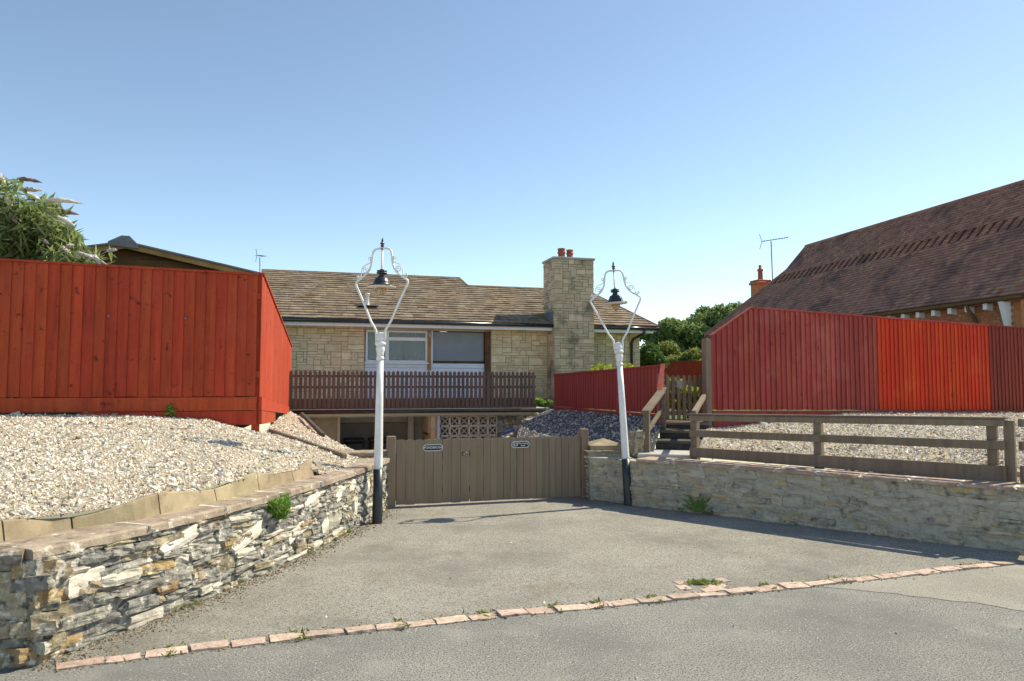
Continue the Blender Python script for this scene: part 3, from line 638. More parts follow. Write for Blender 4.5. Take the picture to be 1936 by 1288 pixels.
MB().lathe([(zv(648),.047),(zv(644),.056),(zv(640),.054),(zv(637),.046),(zv(635),.046),(zv(633),.043),(zv(631),.028)], 20).build('head_cap', M_white, lamp, True)
half = [(9,650),(9.3,638),(10,627),(13,622),(21,610),(39,571),(54,541),(55.3,537),(54.3,533),(49,529),(37,521),(31,515.5),(26.5,509),(23.5,502),(21.8,494),(20.5,482),(19,476),(16,472),(11,470),(0,469.6)]
pts = [V(x*K,0,zv(v)) for x, v in half]
full = pts + [V(-p.x,0,p.z) for p in pts[-2::-1]]
yoke = MB().tube(full, .0135, 10).build('yoke', M_white, lamp, True)
for sgn in (1, -1):
    a = spiral(26*K, zv(489), 1.2*K, 4.2*K, 2.2, 2.2+2*pi*1.35)
    sc1 = a + [V(x*K,0,zv(v)) for x, v in ((24,496),(31,499),(38,502),(42.5,507),(44,514),(44.8,521))] + [V(46.5*K,0,zv(525))]
    sc2 = spiral(35*K, zv(511), 1.3*K, 6.6*K, 0, 2*pi*1.5)[:-1] + [V(28.5*K,0,zv(514.5))]
    sc3 = spiral(51*K, zv(523.5), 1*K, 3.4*K, .5, .5+2*pi*1.2)
    for q in (sc1, sc2, sc3):
        MB().tube([V(sgn*p.x, 0, p.z) for p in q], .0062, 6).build('scroll', M_white, yoke, True)
MB().lathe([(zv(472),.014),(zv(470),.016),(zv(468),.009),(zv(465.5),.022),(zv(464),.022),(zv(462.5),.012),(zv(461),.027),(zv(459.5),.027),(zv(458),.012),(zv(455),.014),(zv(453),.01),(zv(450),.006),(zv(449),.002)], 14).build('finial', M_black, lamp, True)
MB().lathe([(zv(512),.016),(zv(508),.015),(zv(505),.0125),(zv(471),.0105)], 12).build('rod', M_white, lamp, True)
lan = MB().lathe([(zv(541.5),.16),(zv(541),.11),(zv(536),.098),(zv(533),.096),(zv(532),.088),(zv(529),.084),(zv(527),.075),(zv(525),.05),(zv(522),.034),(zv(519.5),.036),(zv(518.5),.062),(zv(516.5),.064),(zv(516),.05),(zv(515),.05),(zv(514),.062),(zv(512.5),.06),(zv(511.5),.03),(zv(510),.018)], 24).build('lantern', M_black, lamp, True)
MB().lathe([(zv(546),.05),(zv(546.5),.10),(zv(545),.166),(zv(543.5),.168),(zv(541.6),.13)], 28).build('reflector', M_disc, lan, True)
MB().lathe([(zv(561),.006),(zv(559.5),.022),(zv(555),.044),(zv(549),.058),(zv(546.6),.062)], 18).build('glass_bowl', M_glass, lan, True)
MB().lathe([(zv(556),.008),(zv(553),.02),(zv(549),.022),(zv(546.8),.012)], 10).build('bulb', M_beige, lan, True)
lamp2 = copy_tree(lamp)
lamp.location = (-1.572,8.746,0); lamp.rotation_euler = (0, R(.5), R(-18))
tag(lamp, 'white scrolled lamp post with black base at the end of the left wall', 'lamp post', 'ornate lamp posts flanking the gate')
lamp2.location = (1.567,10.07,0); lamp2.scale = (.985,)*3; lamp2.rotation_euler = (0, R(-3.1), R(-8))
tag(lamp2, 'leaning white scrolled lamp post beside the right gate pier', 'lamp post', 'ornate lamp posts flanking the gate')

# ------------------------------------------------------------------ post and rail fence, steps, hand rails, small gate
R0, R1, R2 = V(2.436,9.99,0), V(3.63,8.78,0), V(5.02,7.58,0)
rf = empty('rail_fence', R0+V(0,0,.66), 'brown post and rail fence on top of the right stone wall', 'fence')
PB = Fr(R0[:2], math.degrees(math.atan2(R2.y-R0.y, R2.x-R0.x))); PL = (R2-R0).length
for nm, z0, h, zr, hr, bb in (('rail', 1.135,.07,1.19,.07,-.05), ('rail', .922,.09,.953,.09,-.05), ('base_board', .655,.125,.622,.17,-.05)):
    fbox(nm, rf, M_brown, PB, -.04, PL, bb, bb+.04, z0, z0+h, .004, z1r=zr+hr, z0r=zr)
for a, zt in ((.0,1.2), (1.64,1.225), (PL-.12,1.25), (PL+.03,1.25)):
    fbox('post', rf, M_brown, PB, a-.045, a+.045, -.006, .085, .55, zt, .004)
fbox('top_rail_cap', rf, M_grey_wood, PB, -.06, PL+.02, -.062, .09, 1.207, 1.228, .003, z1r=1.283, z0r=1.262)
PB2 = Fr(PB.w(PL+.1,0,0)[:2], 18)
for z, h in ((1.19,.08), (.953,.09), (.63,.17)): fbox('rail', rf, M_brown, PB2, .0, 2.2, -.05, -.01, z, z+h, .004)
# steps
SF = Fr((2.05,10.98), -16)
st = empty('steps', SF.w(0,0,.6), 'short flight of dark timber steps up to the small picket gate', 'steps')
fbox('landing', st, M_concrete, SF, -.12, .72, -.75, .16, .60, .668, .01)
for i, (b, z0, z1) in enumerate(((.02,.668,.80), (.48,.80,.925), (.92,.925,1.03))):
    fbox('riser', st, M_sleeper, SF, .06+i*.02, .80, b+.03, b+.52, z0, z1-.048, .006)
    fbox('tread', st, M_grey_wood if i else M_sleeper, SF, .03+i*.02, .83, b, b+.54, z1-.047, z1, .008)
hr = empty('hand_rail', (1.9,10.5,.66), 'weathered timber hand rail on the left side of the steps', 'handrail')
A, B_ = V(1.90,10.52,0), V(2.345,11.58,0)
HF = Fr(A[:2], math.degrees(math.atan2(B_.y-A.y, B_.x-A.x))); HL = (B_-A).length
fbox('post', hr, M_grey_wood, HF, -.045, .045, -.045, .045, .64, 1.20, .004)
fbox('post', hr, M_grey_wood, HF, HL-.045, HL+.045, -.045, .045, .9, 1.52, .004)
fbox('rail', hr, M_grey_wood, HF, -.07, HL+.06, -.055, .055, 1.20, 1.255, .004, z1r=1.58, z0r=1.525)
fbox('rail', hr, M_grey_wood, HF, .05, HL-.05, -.02, .02, .92, .98, .003, z1r=1.27, z0r=1.21)
hr2 = empty('hand_rail', (2.45,10.0,1.2), 'short dark hand rail rising from the rail fence to the brown post', 'handrail')
beam('rail', hr2, M_brown, (2.45,10.02,1.235), (3.06,11.80,1.45), .06, .07, .004)
# small picket gate
SG = Fr((2.46,12.02), 15)
sg = empty('picket_gate', SG.w(0,0,1.03), 'small brown picket gate with diagonal brace at the top of the steps', 'gate')
for i in range(7):
    a = .03+i*.1; round_board('picket', sg, M_brown, SG, a, a+.052, -.022, -.002, 1.05, 1.775, .02)
for z in (1.16, 1.65): fbox('rail', sg, M_brown, SG, .0, .70, .0, .035, z-.035, z+.035)
beam('brace', sg, M_grey_wood, SG.w(.05,.02,1.62), SG.w(.66,.02,1.19), .03, .06)
pl = fbox('gate_sign', None, M_signgrey, SG, .215, .335, -.032, -.024, 1.575, 1.685, .002); tag(pl, 'little grey notice on the small picket gate', 'sign')
fbox('sign_panel', pl, M_garagedoor, SG, .225, .325, -.0345, -.0328, 1.587, 1.673)
for z in (1.655, 1.632, 1.608): fbox('sign_line', pl, M_signgrey, SG, .24, .31, -.0362, -.0348, z-.006, z+.006)
tag(fbox('gate_post', None, M_brown, SG, -.10, -.01, -.04, .05, .9, 1.80, .005), 'slim brown post at the hinge side of the small picket gate', 'post')

# ------------------------------------------------------------------ terrace fence and garage below the house
G = Fr((-5.1,17.0), 16)
tf = empty('picket_fence', G.w(0,0,1.06), 'long dark brown picket fence with rounded tops on the terrace', 'fence')
n = 56; pw = 5.93/n
for i in range(n):
    round_board('picket', tf, M_picket, G, i*pw, i*pw+pw*.66, -.02, .0, 1.09+random.uniform(-.004,.004), 1.955+random.uniform(-.006,.006), .035, 4)
for z in (1.83, 1.575): fbox('rail', tf, M_picket, G, 0, 5.93, .002, .04, z-.028, z+.028)
fbox('base_board', tf, M_picket, G, 0, 5.93, .004, .03, 1.09, 1.31)
fbox('bottom_rail', tf, M_picket, G, 0, 5.93, -.03, .035, 1.055, 1.088)
gar = empty('garage', G.w(3,0,-1.2), 'open garage with pale screen blocks under the terrace', 'garage')
fbox('slab', gar, M_concrete, G, -.4, 6.3, .0, 2.3, .93, 1.05)
fbox('fascia', gar, M_beige, G, -.1, 5.95, -.03, -.004, .90, .965)
m = MB(); m.tube([G.w(-.1,-.07,1.0), G.w(6.1,-.07,1.0)], .045, 10); m.build('gutter', M_gutter, gar, True)
fbox('back_wall', gar, M_concrete, G, -.4, 6.2, 1.5, 1.7, -1.25, .926)
fbox('ceiling', gar, M_concrete, G, -.4, 6.2, .01, 1.5, .87, .925)
fbox('side_wall', gar, M_hmortar, G, -.4, -.2, .05, 1.5, -1.25, .93)
fbox('front_pier', gar, M_hmortar, G, .0, 1.1, .3, .5, -1.25, .87)
fbox('front_pier', gar, M_beige, G, 1.1, 1.16, .28, .52, -1.25, .868)
fbox('door', gar, M_garagedoor, G, 1.0, 3.1, 1.4, 1.48, -1.25, .66)
fbox('lintel', gar, M_concrete, G, 1.0, 3.3, 1.36, 1.49, .68, .868)
fbox('column', gar, M_concrete, G, 2.86, 3.0, .95, 1.1, -1.25, .868)
sw = fbox('store_wall', gar, M_hstone, G, 3.30, 3.42, .15, 1.5, -1.25, .868)
fbox('wall_board', gar, M_beige, G, 3.27, 3.297, .3, 1.2, .45, .86)
fbox('wall_rail', gar, M_black, G, 3.245, 3.268, .4, 1.0, .40, .44)
fbox('door_frame', gar, M_beige, G, 3.43, 3.5, .1, .2, -1.25, .868)
m = MB(); m.tube([G.w(3.47,.02,-1.2), G.w(3.47,.02,.88)], .028, 10); m.build('downpipe', M_upvc, gar, True)
fbox('fill_wall', gar, M_block, G, 3.53, 4.97, .12, .30, -1.25, .146)
# screen blocks
bw = .24
def block_mesh():
    m = MB(); h = bw/2-.002; f = Fr((0,0),0)
    for a0,a1,z0,z1 in ((-h,h,-h,-h+.022), (-h,h,h-.022,h), (-h,-h+.022,-h,h), (h-.022,h,-h,h)): m.box(f, a0,a1, -.045,.045, z0,z1)
    for sx in (-1,1):
        for sz in (-1,1):
            q = .045
            m.box(f, *sorted((sx*(h-.022), sx*(h-.022-q))), -.04,.04, *sorted((sz*(h-.022-q), sz*(h-.022-q+.012))))
            m.box(f, *sorted((sx*(h-.022-q), sx*(h-.022-q+.012))), -.04,.04, *sorted((sz*(h-.022), sz*(h-.022-q))))
            d = Vector((sx,0,sz)).normalized(); e = Vector((-d.z,0,d.x))*.008; c = d*.075
            vs = [d*0+e, c+e, c-e, d*0-e]; m.add([v+V(0,-.042,0) for v in vs]+[v+V(0,.042,0) for v in vs], BOXF)
    me = bpy.data.meshes.new('screen_block'); me.from_pydata(m.v, [], m.f); me.materials.append(M_block); return me
BM = block_mesh()
for i in range(6):
    for j in range(3):
        o = link('screen_block', BM, None, gar, G.w(3.65+i*bw, .2, .86-bw/2-j*bw-.001)); o.rotation_euler = (0,0,R(16))
for k, (a, lab) in enumerate(((1.55,'dark bin in the shade at the left of the open garage'), (2.15,'dark bin in the garage shade nearer the column'))):
    b = empty('bin', G.w(a,1.1,-1.2), lab, 'bin')
    fbox('body', b, M_bin, G, a-.22, a+.22, .86, 1.3, -1.2, .22, .04); fbox('lid', b, M_bin, G, a-.25, a+.25, .82, 1.33, .225, .31, .03)
m = MB(); m.tube([V(-.35,16.9,.1), V(-.27,16.8,.42), V(-.15,16.7,.56), V(.05,16.6,.63), V(.25,16.6,.68), V(.3,16.8,.6)], .028, 8)
tag(m.build('hose', M_hose, None, True), 'bright blue hose looped beside the screen block wall', 'hose')
ew = fbox('end_wall', gar, M_mortar, G, 4.98, 6.25, .25, .5, -1.25, .868)
EWP = Path([G.w(4.98,.235,0)[:2], G.w(6.25,.235,0)[:2]])
rubble(ew, EWP, .2, .866, 1, M_st, (3,3,3,1,1), (.06,.12), (.12,.32), depth=.12, proud=.04)
# rubble edge at the end of the terrace
rk = empty('rubble_edge', (.3,17.5,.5), 'loose rubble stones stepping down beside the screen block wall', 'wall')
for i in range(60):
    f = random.random(); g = random.random()
    p = V(.62,18.0,.9).lerp(V(-.12,15.6,.42), f) + V(-.35,.15,-.45)*g*random.uniform(.3,1)
    put('stone', variant(STV, random.randrange(14), random.choice((M_st[0], M_st[2], M_rs[3]))), rk, p, (random.uniform(.18,.4), random.uniform(.15,.25), random.uniform(.06,.14)), (R(random.uniform(-12,12)), R(random.uniform(-12,12)), R(random.uniform(0,60))))

# ------------------------------------------------------------------ the stone bungalow
H = Fr((-5.7,19.1), 16)
hs_ = empty('bungalow', H.w(4.5,2,1.0), 'low buff stone bungalow with brown tiled roof and tall chimney', 'house')
GZ = 1.0
def coursed(parent, fr, a0, a1, z0, z1, b, mat, unit=.07, holes=(), cell=.085, name='stone'):
    """squared rubble laid in broken courses; stones face -b"""
    na = max(1, int(round((a1-a0)/cell))); nz = max(1, int(round((z1-z0)/unit))); ca = (a1-a0)/na; cz = (z1-z0)/nz
    occ = np.zeros((nz, na), bool)
    for j in range(nz):
        for i in range(na):
            if occ[j,i]: continue
            ht = random.choice((1,1,1,2,2,3)); ln = random.choice((2,3,4,5,6)) if ht < 2 else random.choice((2,3,4,5))
            ht = min(ht, nz-j); w = 0
            while i+w < na and w < ln and not occ[j,i+w]: w += 1
            if i+w < na and not occ[j,i+w:i+w+2].all() and na-(i+w) == 1: w += 1
            while ht > 1 and occ[j:j+ht, i:i+w].any(): ht -= 1
            occ[j:j+ht, i:i+w] = True
            g = .006; p = random.uniform(0,.012)
            c = fr.w(a0+(i+w/2)*ca, b-p/2+.02, z0+(j+ht/2)*cz)
            put(name, variant(HV, random.randrange(len(HV)), mat), parent, c, (w*ca-2*g, .05+p, ht*cz-2*g), (0,0,R(fr.deg)))
HV = [stone_variant(i+120, 2, .02, .04) for i in range(8)]
w1 = fbox('wall', hs_, M_hmortar, H, -.9, 1.865, .01, .3, GZ, 3.30)
coursed(w1, H, -.3, 1.86, 1.25, 3.18, -.0, M_hstone)
w2 = fbox('wall', hs_, M_hmortar, H, 5.30, 7.0, .01, .3, GZ, 3.30)
coursed(w2, H, 5.32, 7.0, 1.25, 3.24, -.0, M_hstone)
w3 = fbox('wall', hs_, M_hmortar, H, 8.1, 9.90, .11, .4, GZ, 3.30)
coursed(w3, H, 8.12, 9.90, 1.6, 3.24, .1, M_hstone)
fbox('side_wall', hs_, M_hmortar, H, 9.6, 9.9, .41, 6.5, GZ, 3.28); fbox('side_wall', hs_, M_hmortar, H, -.9, -.6, .31, 7.5, GZ, 3.28)
fbox('back_wall', hs_, M_hmortar, H, -.6, 9.6, 6.2, 6.5, GZ, 3.28)
# chimney
ch = fbox('chimney', hs_, M_hmortar, H, 6.985, 8.14, -.605, .29, GZ, 5.14)
coursed(ch, H, 6.97, 8.15, 1.25, 5.14, -.62, M_chimst)
CS = Fr(H.w(6.97,.30,0)[:2], 16-90)
coursed(ch, CS, .0, .91, 1.25, 5.14, .0, M_chimst)
fbox('cap', ch, M_concrete, H, 6.93, 8.19, -.66, .34, 5.14, 5.20, .008)
for a, b, r, h, mt in ((7.34,-.2,.1,.29,M_terra), (7.60,-.18,.09,.27,M_terra)):
    m = MB(); m.lathe([(0,r),(.06,r),(.065,r*1.16),(.085,r*1.16),(.09,r*.98),(h*.62,r*.96),(h*.64,r*1.18),(h*.74,r*1.18),(h*.76,r),(h,r*1.05),(h+.03,r*1.15),(h+.035,r*.8)], 18, H.w(a,b,5.19)); m.build('chimney_pot', mt, ch, True)
fbox('alarm_box', ch, M_beige, H, 7.45,7.60, -.69,-.625, 4.63,4.90, .012)
fbox('bracket', ch, M_white, H, 8.152,8.22, -.2,-.12, 4.60,4.68, .005)
fbox('flashing', ch, M_lead, H, 6.925, 6.945, -.56, .25, 3.30, 3.66, z1r=3.66)
# windows and cladding between the stone walls
fbox('lintel_board', hs_, M_beige, H, 1.87, 5.295, .03, .25, 3.105, 3.30)
fbox('window_post', hs_, M_cedar, H, 3.552, 3.64, .0, .2, 2.02, 3.10)
fbox('brick_jamb', hs_, M_darkwood, H, 5.15, 5.295, -.03, .2, GZ, 3.103)
def window(a0, a1, z0, z1, mull, trans):
    w = empty('window', H.w((a0+a1)/2, .08, z0)); w.parent = hs_; w.matrix_parent_inverse = Matrix.Translation(-hs_.location)
    t = .055
    for x0, x1, y0, y1 in ((a0,a1,z0,z0+t), (a0,a1,z1-t,z1), (a0,a0+t,z0+t,z1-t), (a1-t,a1,z0+t,z1-t), (mull-.05,mull+.05,z0+t,z1-t)):
        fbox('frame', w, M_upvc, H, x0, x1, .03, .10, y0, y1, .006)
    fbox('frame', w, M_upvc, H, mull+.05, a1-t, .025, .095, trans-.045, trans+.045, .006)
    fbox('sill', w, M_upvc, H, a0-.03, a1+.03, -.05, .04, z0-.04, z0-.002, .005)
    fbox('pane', w, M_glasspane, H, a0+t, mull-.05, .06, .066, z0+t, z1-t)
    fbox('pane', w, M_glasspane, H, mull+.05, a1-t, .06, .066, z0+t, trans-.045)
    fbox('pane', w, M_glasspane, H, mull+.05, a1-t, .06, .066, trans+.045, z1-t)
    # net curtain with folds behind the glass
    n = 60; vs = []
    for i in range(n+1):
        a = a0+.06+(a1-a0-.12)*i/n; b = .16+.012*sin(i*1.9)+.006*sin(i*.7)
        vs += [H.w(a,b,z0+.05), H.w(a,b,z1-.05)]
    mk('curtain', vs, [(2*i,2*i+2,2*i+3,2*i+1) for i in range(n)], M_net, w)
    return w
M_glasspane = glass('window_pane', (.55,.62,.62), .03)
window(1.89, 3.55, 2.235, 3.095, 2.46, 2.865)
bl = fbox('blind', hs_, M_blind, H, 3.70, 5.13, .07, .09, 2.285, 3.08)
fbox('blind_rail', bl, M_upvc, H, 3.65, 3.695, .03, .12, 2.20, 3.10)
for z in np.arange(1.05, 2.22, .13):
    fbox('cladding_board', hs_, M_blue_white, H, 1.875, 5.145, .045+.0, .075, float(z), float(z)+.124, .004)
fbox('cladding_back', hs_, M_hmortar, H, 1.87, 5.148, .28, .34, GZ, 3.1)
m = MB(); c = H.w(3.60,-.06,2.98)
m.lathe([(-.07,.02),(-.06,.035),(-.02,.04),(.0,.05),(.03,.055),(.06,.04),(.08,.01)], 12, c); m.build('wall_lantern', M_signgrey, hs_, True)
# roof
TP = .42; ZE = 3.311; BE = -.5
def amax(b): return 10.15+(9.36-10.15)*(b+.5)/3.35 if b <= 2.85 else 5.28-.09*(b-2.85)
def rz(b): return ZE+TP*(b-BE)
rp = [(-.95,-.5),(10.15,-.5),(9.36,2.85),(5.28,2.85),(5.2,3.77),(-.95,3.77)]
top_ = [H.w(a,b,rz(b)-.02) for a,b in rp]; under = [H.w(a,b,rz(b)-.07) for a,b in rp]
roof = mk('roof', top_+under, [tuple(range(6)), tuple(range(6,12))[::-1]]+[(i,(i+1) % 6,6+(i+1) % 6,6+i) for i in range(6)], M_rbase, hs_)
bz = rz(3.77)-.02
mk('rear_slope', [H.w(-.95,3.77,bz), H.w(5.2,3.77,bz), H.w(5.2,8.0,3.27), H.w(-.95,8.0,3.27)], [(0,1,2,3)], M_rbase, roof)
mk('rear_slope', [H.w(5.2,2.85,rz(2.85)-.02), H.w(9.36,2.85,rz(2.85)-.02), H.w(10.15,6.4,3.27), H.w(5.2,6.4,3.27)], [(0,1,2,3)], M_rbase, roof)
mk('gable', [H.w(5.2,2.86,rz(2.86)-.02), H.w(5.2,3.77,bz), H.w(5.2,4.7,4.7)], [(0,1,2)], M_rbase, roof)
mk('hip', [H.w(10.15,-.5,ZE-.02), H.w(10.15,6.4,3.27), H.w(9.36,2.85,rz(2.85)-.02)], [(0,1,2)], M_rbase, roof)
mk('gable', [H.w(-.9,-.3,3.28), H.w(-.9,8.0,3.28), H.w(-.9,3.77,bz)], [(0,1,2)], M_hmortar, roof)
def tile_mesh(fr, b0, b1, z_of, gauge, wid, amin, amax, th, slope, sgn=1, skip=None, jz=.006):
    """rows of lapped tiles on a slope that rises with sgn*b"""
    dirb = Vector((fr.B.x*sgn*cos(slope), fr.B.y*sgn*cos(slope), sin(slope))); A3 = Vector((fr.A.x, fr.A.y, 0)); n = A3.cross(dirb)*sgn
    if n.z < 0: n = -n
    L = abs(b1-b0)/cos(slope); V_ = []; rows = int(L/gauge)+1
    for r in range(rows):
        d = r*gauge; bb = b0+sgn*d*cos(slope); a = amin(bb)-(0 if skip and skip(r, 0.0) is not None else random.random()*wid); am = amax(bb)
        while a < am:
            w = wid*random.uniform(.72,1.25) if wid > .2 else wid
            e0 = max(a, amin(bb)); e1 = min(a+w-.004, am); a += w
            if e1-e0 < .03: continue
            if skip and skip(r, e0): continue
            l = gauge*1.25; k = random.uniform(-jz, jz); lift = th*.9
            p = fr.w(e0, bb, z_of(bb)); q = fr.w(e1, bb, z_of(bb)); dd = random.uniform(-.012,.012) if wid > .2 else random.uniform(-.004,.004)
            up = dirb*l; s_ = dirb*dd
            V_ += [p+n*lift+s_, q+n*lift+s_, q+up, p+up, p+n*(lift+th+k)+s_, q+n*(lift+th+k)+s_, q+up+n*th, p+up+n*th]
    arr = np.array([list(v) for v in V_]); nb = len(arr)//8
    f = (np.array(BOXF)[None]+(np.arange(nb)*8)[:,None,None]).reshape(-1,4); return arr, f
SLP = math.atan(TP)
v, f = tile_mesh(H, BE-.04, 3.74, rz, .225, .31, lambda b: -.95, amax, .03, SLP)
o = np_mesh('tile', v, f, M_rtile, roof); o['kind'] = 'stuff'
m = MB(); m.tube([H.w(-.95,3.77,rz(3.77)+.01), H.w(5.2,3.77,rz(3.77)+.01)], .06, 8); m.build('ridge', M_rtile, roof)
m = MB(); m.tube([H.w(5.2,2.86,rz(2.86)+.01), H.w(9.36,2.86,rz(2.86)+.01)], .06, 8); m.build('ridge', M_rtile, roof)
m = MB(); m.tube([H.w(9.36,2.86,rz(2.86)+.01), H.w(10.17,-.52,ZE+.02)], .05, 8); m.build('hip_tile', M_rtile, roof)
m = MB(); m.tube([H.w(5.3,2.86,rz(2.86)+.02), H.w(5.2,3.77,rz(3.77)+.02)], .05, 8); m.build('hip_tile', M_rtile, roof)
c = H.w(1.97,.62,rz(.62))
MB().lathe([(0,.09),(.04,.06),(.1,.055),(.32,.055),(.33,.065),(.36,.065),(.37,.02)], 14, c).build('flue', M_white, roof, True)
fbox('flue_base', roof, M_lead, H, 1.72, 2.25, .3, .72, rz(.5)+.03, rz(.5)+.06, .005)
# fascia, gutter, soffit
fbox('fascia', hs_, M_upvc, H, -.95, 6.96, -.47, -.44, 3.135, 3.255, .003); fbox('soffit', hs_, M_upvc, H, -.95, 6.95, -.438, .02, 3.205, 3.225)
fbox('fascia', hs_, M_upvc, H, 8.16, 10.05, -.47, -.44, 3.12, 3.24, .003); fbox('soffit', hs_, M_upvc, H, 8.16, 10.05, -.438, .1, 3.205, 3.225)
m = MB(); m.tube([H.w(-.95,-.545,3.27), H.w(6.96,-.545,3.27)], .052, 10); m.build('gutter', M_gutter, hs_, True)
m = MB(); m.tube([H.w(8.16,-.545,3.26), H.w(10.2,-.545,3.25)], .052, 10); m.build('gutter', M_gutter, hs_, True)
m = MB(); m.tube([H.w(9.75,-.53,3.24), H.w(9.75,-.5,3.12), H.w(9.62,-.05,2.98), H.w(9.6,.03,2.85), H.w(9.6,.03,1.0)], .04, 8); m.build('downpipe', M_gutter, hs_, True)

def aerial(name, base, top, boom, label, yagi=8, scale=1.0):
    root = empty(name, base, label, 'aerial')
    MB().tube([base, top], .016*scale, 6).build('mast', M_metal, root)
    d = Vector(boom); L = d.length; u = d.normalized(); s = u.cross(V(0,0,1)).normalized()
    MB().tube([top-d*.35+V(0,0,.05), top+d*.65+V(0,0,.05)], .011*scale, 6).build('boom', M_metal, root)
    for k in range(yagi):
        c = top-d*.25+d*.88*(k/(yagi-1))+V(0,0,.05)
        MB().tube([c-s*.12*scale, c+s*.12*scale], .006*scale, 5).build('element', M_metal, root)
    c = top-d*.33+V(0,0,.05)
    for z in (-1, 1): MB().tube([c-u*.02, c+V(0,0,.22*z*scale)-u*.08*scale], .009*scale, 5).build('reflector', M_metal, root)
    return root
aerial('television_aerial', H.w(-1.0,3.9,4.9), H.w(-1.02,3.9,5.55), V(.12,.3,.02), 'small television aerial on the left end of the bungalow ridge', 5, .9)

# ------------------------------------------------------------------ neighbouring brick house on the right
N_ = Fr((12.0,17.6), 103.5)      # a runs back along the eaves, -b runs to the right
nh = empty('brick_house', N_.w(6,-3.2,1.0), 'red brick house with steep dark clay tile roof on the right', 'house')
T2 = 1.1; Z2 = 3.79; W2 = 3.25
def nz_(b): return Z2-T2*b
def namax(b):
    b = -b
    return 15.1-(15.1-12.45)*b/2.3 if b <= 2.3 else 12.45
na0 = -.35
prof = [(na0,0), (15.1,0), (12.45,-2.3), (12.45,-W2), (na0,-W2)]
tp = [N_.w(a,b,nz_(b)-.03) for a,b in prof]; un = [N_.w(a,b,nz_(b)-.16) for a,b in prof]
nroof = mk('roof', tp+un, [tuple(range(5)), tuple(range(5,10))[::-1]]+[(i,(i+1) % 5,5+(i+1) % 5,5+i) for i in range(5)], M_ctile, nh)
mk('rear_slope', [N_.w(na0,-W2,nz_(-W2)-.03), N_.w(12.45,-W2,nz_(-W2)-.03), N_.w(12.45,-2*W2+2.3,nz_(-2.3)), N_.w(15.1,-2*W2,Z2), N_.w(na0,-2*W2,Z2)], [(0,1,2,3,4)], M_ctile, nroof)
mk('hip', [N_.w(12.45,-W2,nz_(-W2)-.03), N_.w(12.45,-2.3,nz_(-2.3)-.03), N_.w(15.1,0,Z2-.03), N_.w(15.1,-2*W2,Z2-.03), N_.w(12.45,-2*W2+2.3,nz_(-2.3)-.03)], [(0,1,2,3,4)], M_ctile, nroof)
g2 = .128; SL2 = math.atan(T2)
def skip(r, a): return r in (20, 22, 24) and int(a/.165+200) % 2 == 0 or r in (21, 23) and int(a/.165+200) % 2 == 1 and False
rows2 = int(W2/cos(SL2)/g2)
v, f = tile_mesh(N_, .03, -W2+.02, nz_, g2, .165, lambda b: na0, namax, .032, SL2, sgn=-1, skip=lambda r, a: (int(round((a-na0)/.165)) % 2 == 0) if r in (21,22,23,24) else None, jz=.008)
o = np_mesh('tile', v, f, M_ctile, nroof); o['kind'] = 'stuff'
m = MB(); m.tube([N_.w(na0,-W2,nz_(-W2)+.02), N_.w(12.5,-W2,nz_(-W2)+.02)], .09, 8); m.build('ridge', M_ctile, nroof)
m = MB(); m.tube([N_.w(12.47,-W2,nz_(-W2)+.02), N_.w(12.47,-2.3,nz_(-2.3)+.03), N_.w(15.15,.02,Z2+.03)], .07, 8); m.build('hip_tile', M_ctile, nroof)
nw = fbox('wall', nh, M_bmortar, N_, .2, 14.6, -.8, -.202, 1.0, 3.85)
BV = [stone_variant(i+150, 1, .012, .02) for i in range(4)]
for j in range(11):
    for i in range(27):
        a = .22+i*.232+(.116 if j % 2 else 0); c = N_.w(a+.108, -.195, 2.93+j*.077+.034)
        put('brick', variant(BV, (i*7+j*3) % 4, M_brick), nw, c, (.221,.05,.065), (0,0,R(103.5)))
fbox('lower_wall', nh, M_brick, N_, .2, 14.5, -.52, -.192, 1.0, 2.92)
fbox('end_wall', nh, M_brick, N_, .0, .2, -6.0, -.192, 1.0, 3.85)
m = MB(); m.add([N_.w(.1,-.4,3.8), N_.w(.1,-2*W2+.4,3.8), N_.w(.1,-W2,6.8)], [(0,1,2)]); m.build('gable', M_brick, nh)
fbox('soffit', nh, M_darkwood, N_, .2, 14.6, -.8, .02, 3.655, 3.69); fbox('gutter', nh, M_darkwood, N_, na0+.05, 15.0, .03, .13, 3.66, 3.75, .02)
for i in range(14):
    a = .75+i*.55
    vs = [N_.w(a,-.19,3.46), N_.w(a+.12,-.19,3.46), N_.w(a+.12,.02,3.50), N_.w(a,.02,3.50), N_.w(a,-.19,3.65), N_.w(a+.12,-.19,3.65), N_.w(a+.12,.02,3.65), N_.w(a,.02,3.65)]
    mk('eaves_bracket', vs, BOXF, M_upvc, nh)
vs = [N_.w(.26,-.19,2.85), N_.w(.38,-.19,2.85), N_.w(.38,-.12,2.9), N_.w(.26,-.12,2.9), N_.w(.26,-.19,3.65), N_.w(.38,-.19,3.65), N_.w(.38,.08,3.65), N_.w(.26,.08,3.65)]
mk('large_bracket', vs, BOXF, M_upvc, nh)
mk('bargeboard', [N_.w(-.36,.08,3.62), N_.w(-.36,-W2,7.18), N_.w(-.36,-W2,7.33), N_.w(-.36,.1,3.78), N_.w(-.42,.08,3.62), N_.w(-.42,-W2,7.18), N_.w(-.42,-W2,7.33), N_.w(-.42,.1,3.78)],
   [(0,1,2,3),(7,6,5,4),(0,4,5,1),(1,5,6,2),(2,6,7,3),(3,7,4,0)], M_upvc, nh)
m = MB(); m.tube([N_.w(1.28,.08,3.66), N_.w(1.28,.06,3.55), N_.w(1.2,-.08,3.3), N_.w(1.2,-.12,3.15), N_.w(1.2,-.12,1.0)], .045, 8); m.build('downpipe', M_darkwood, nh, True)
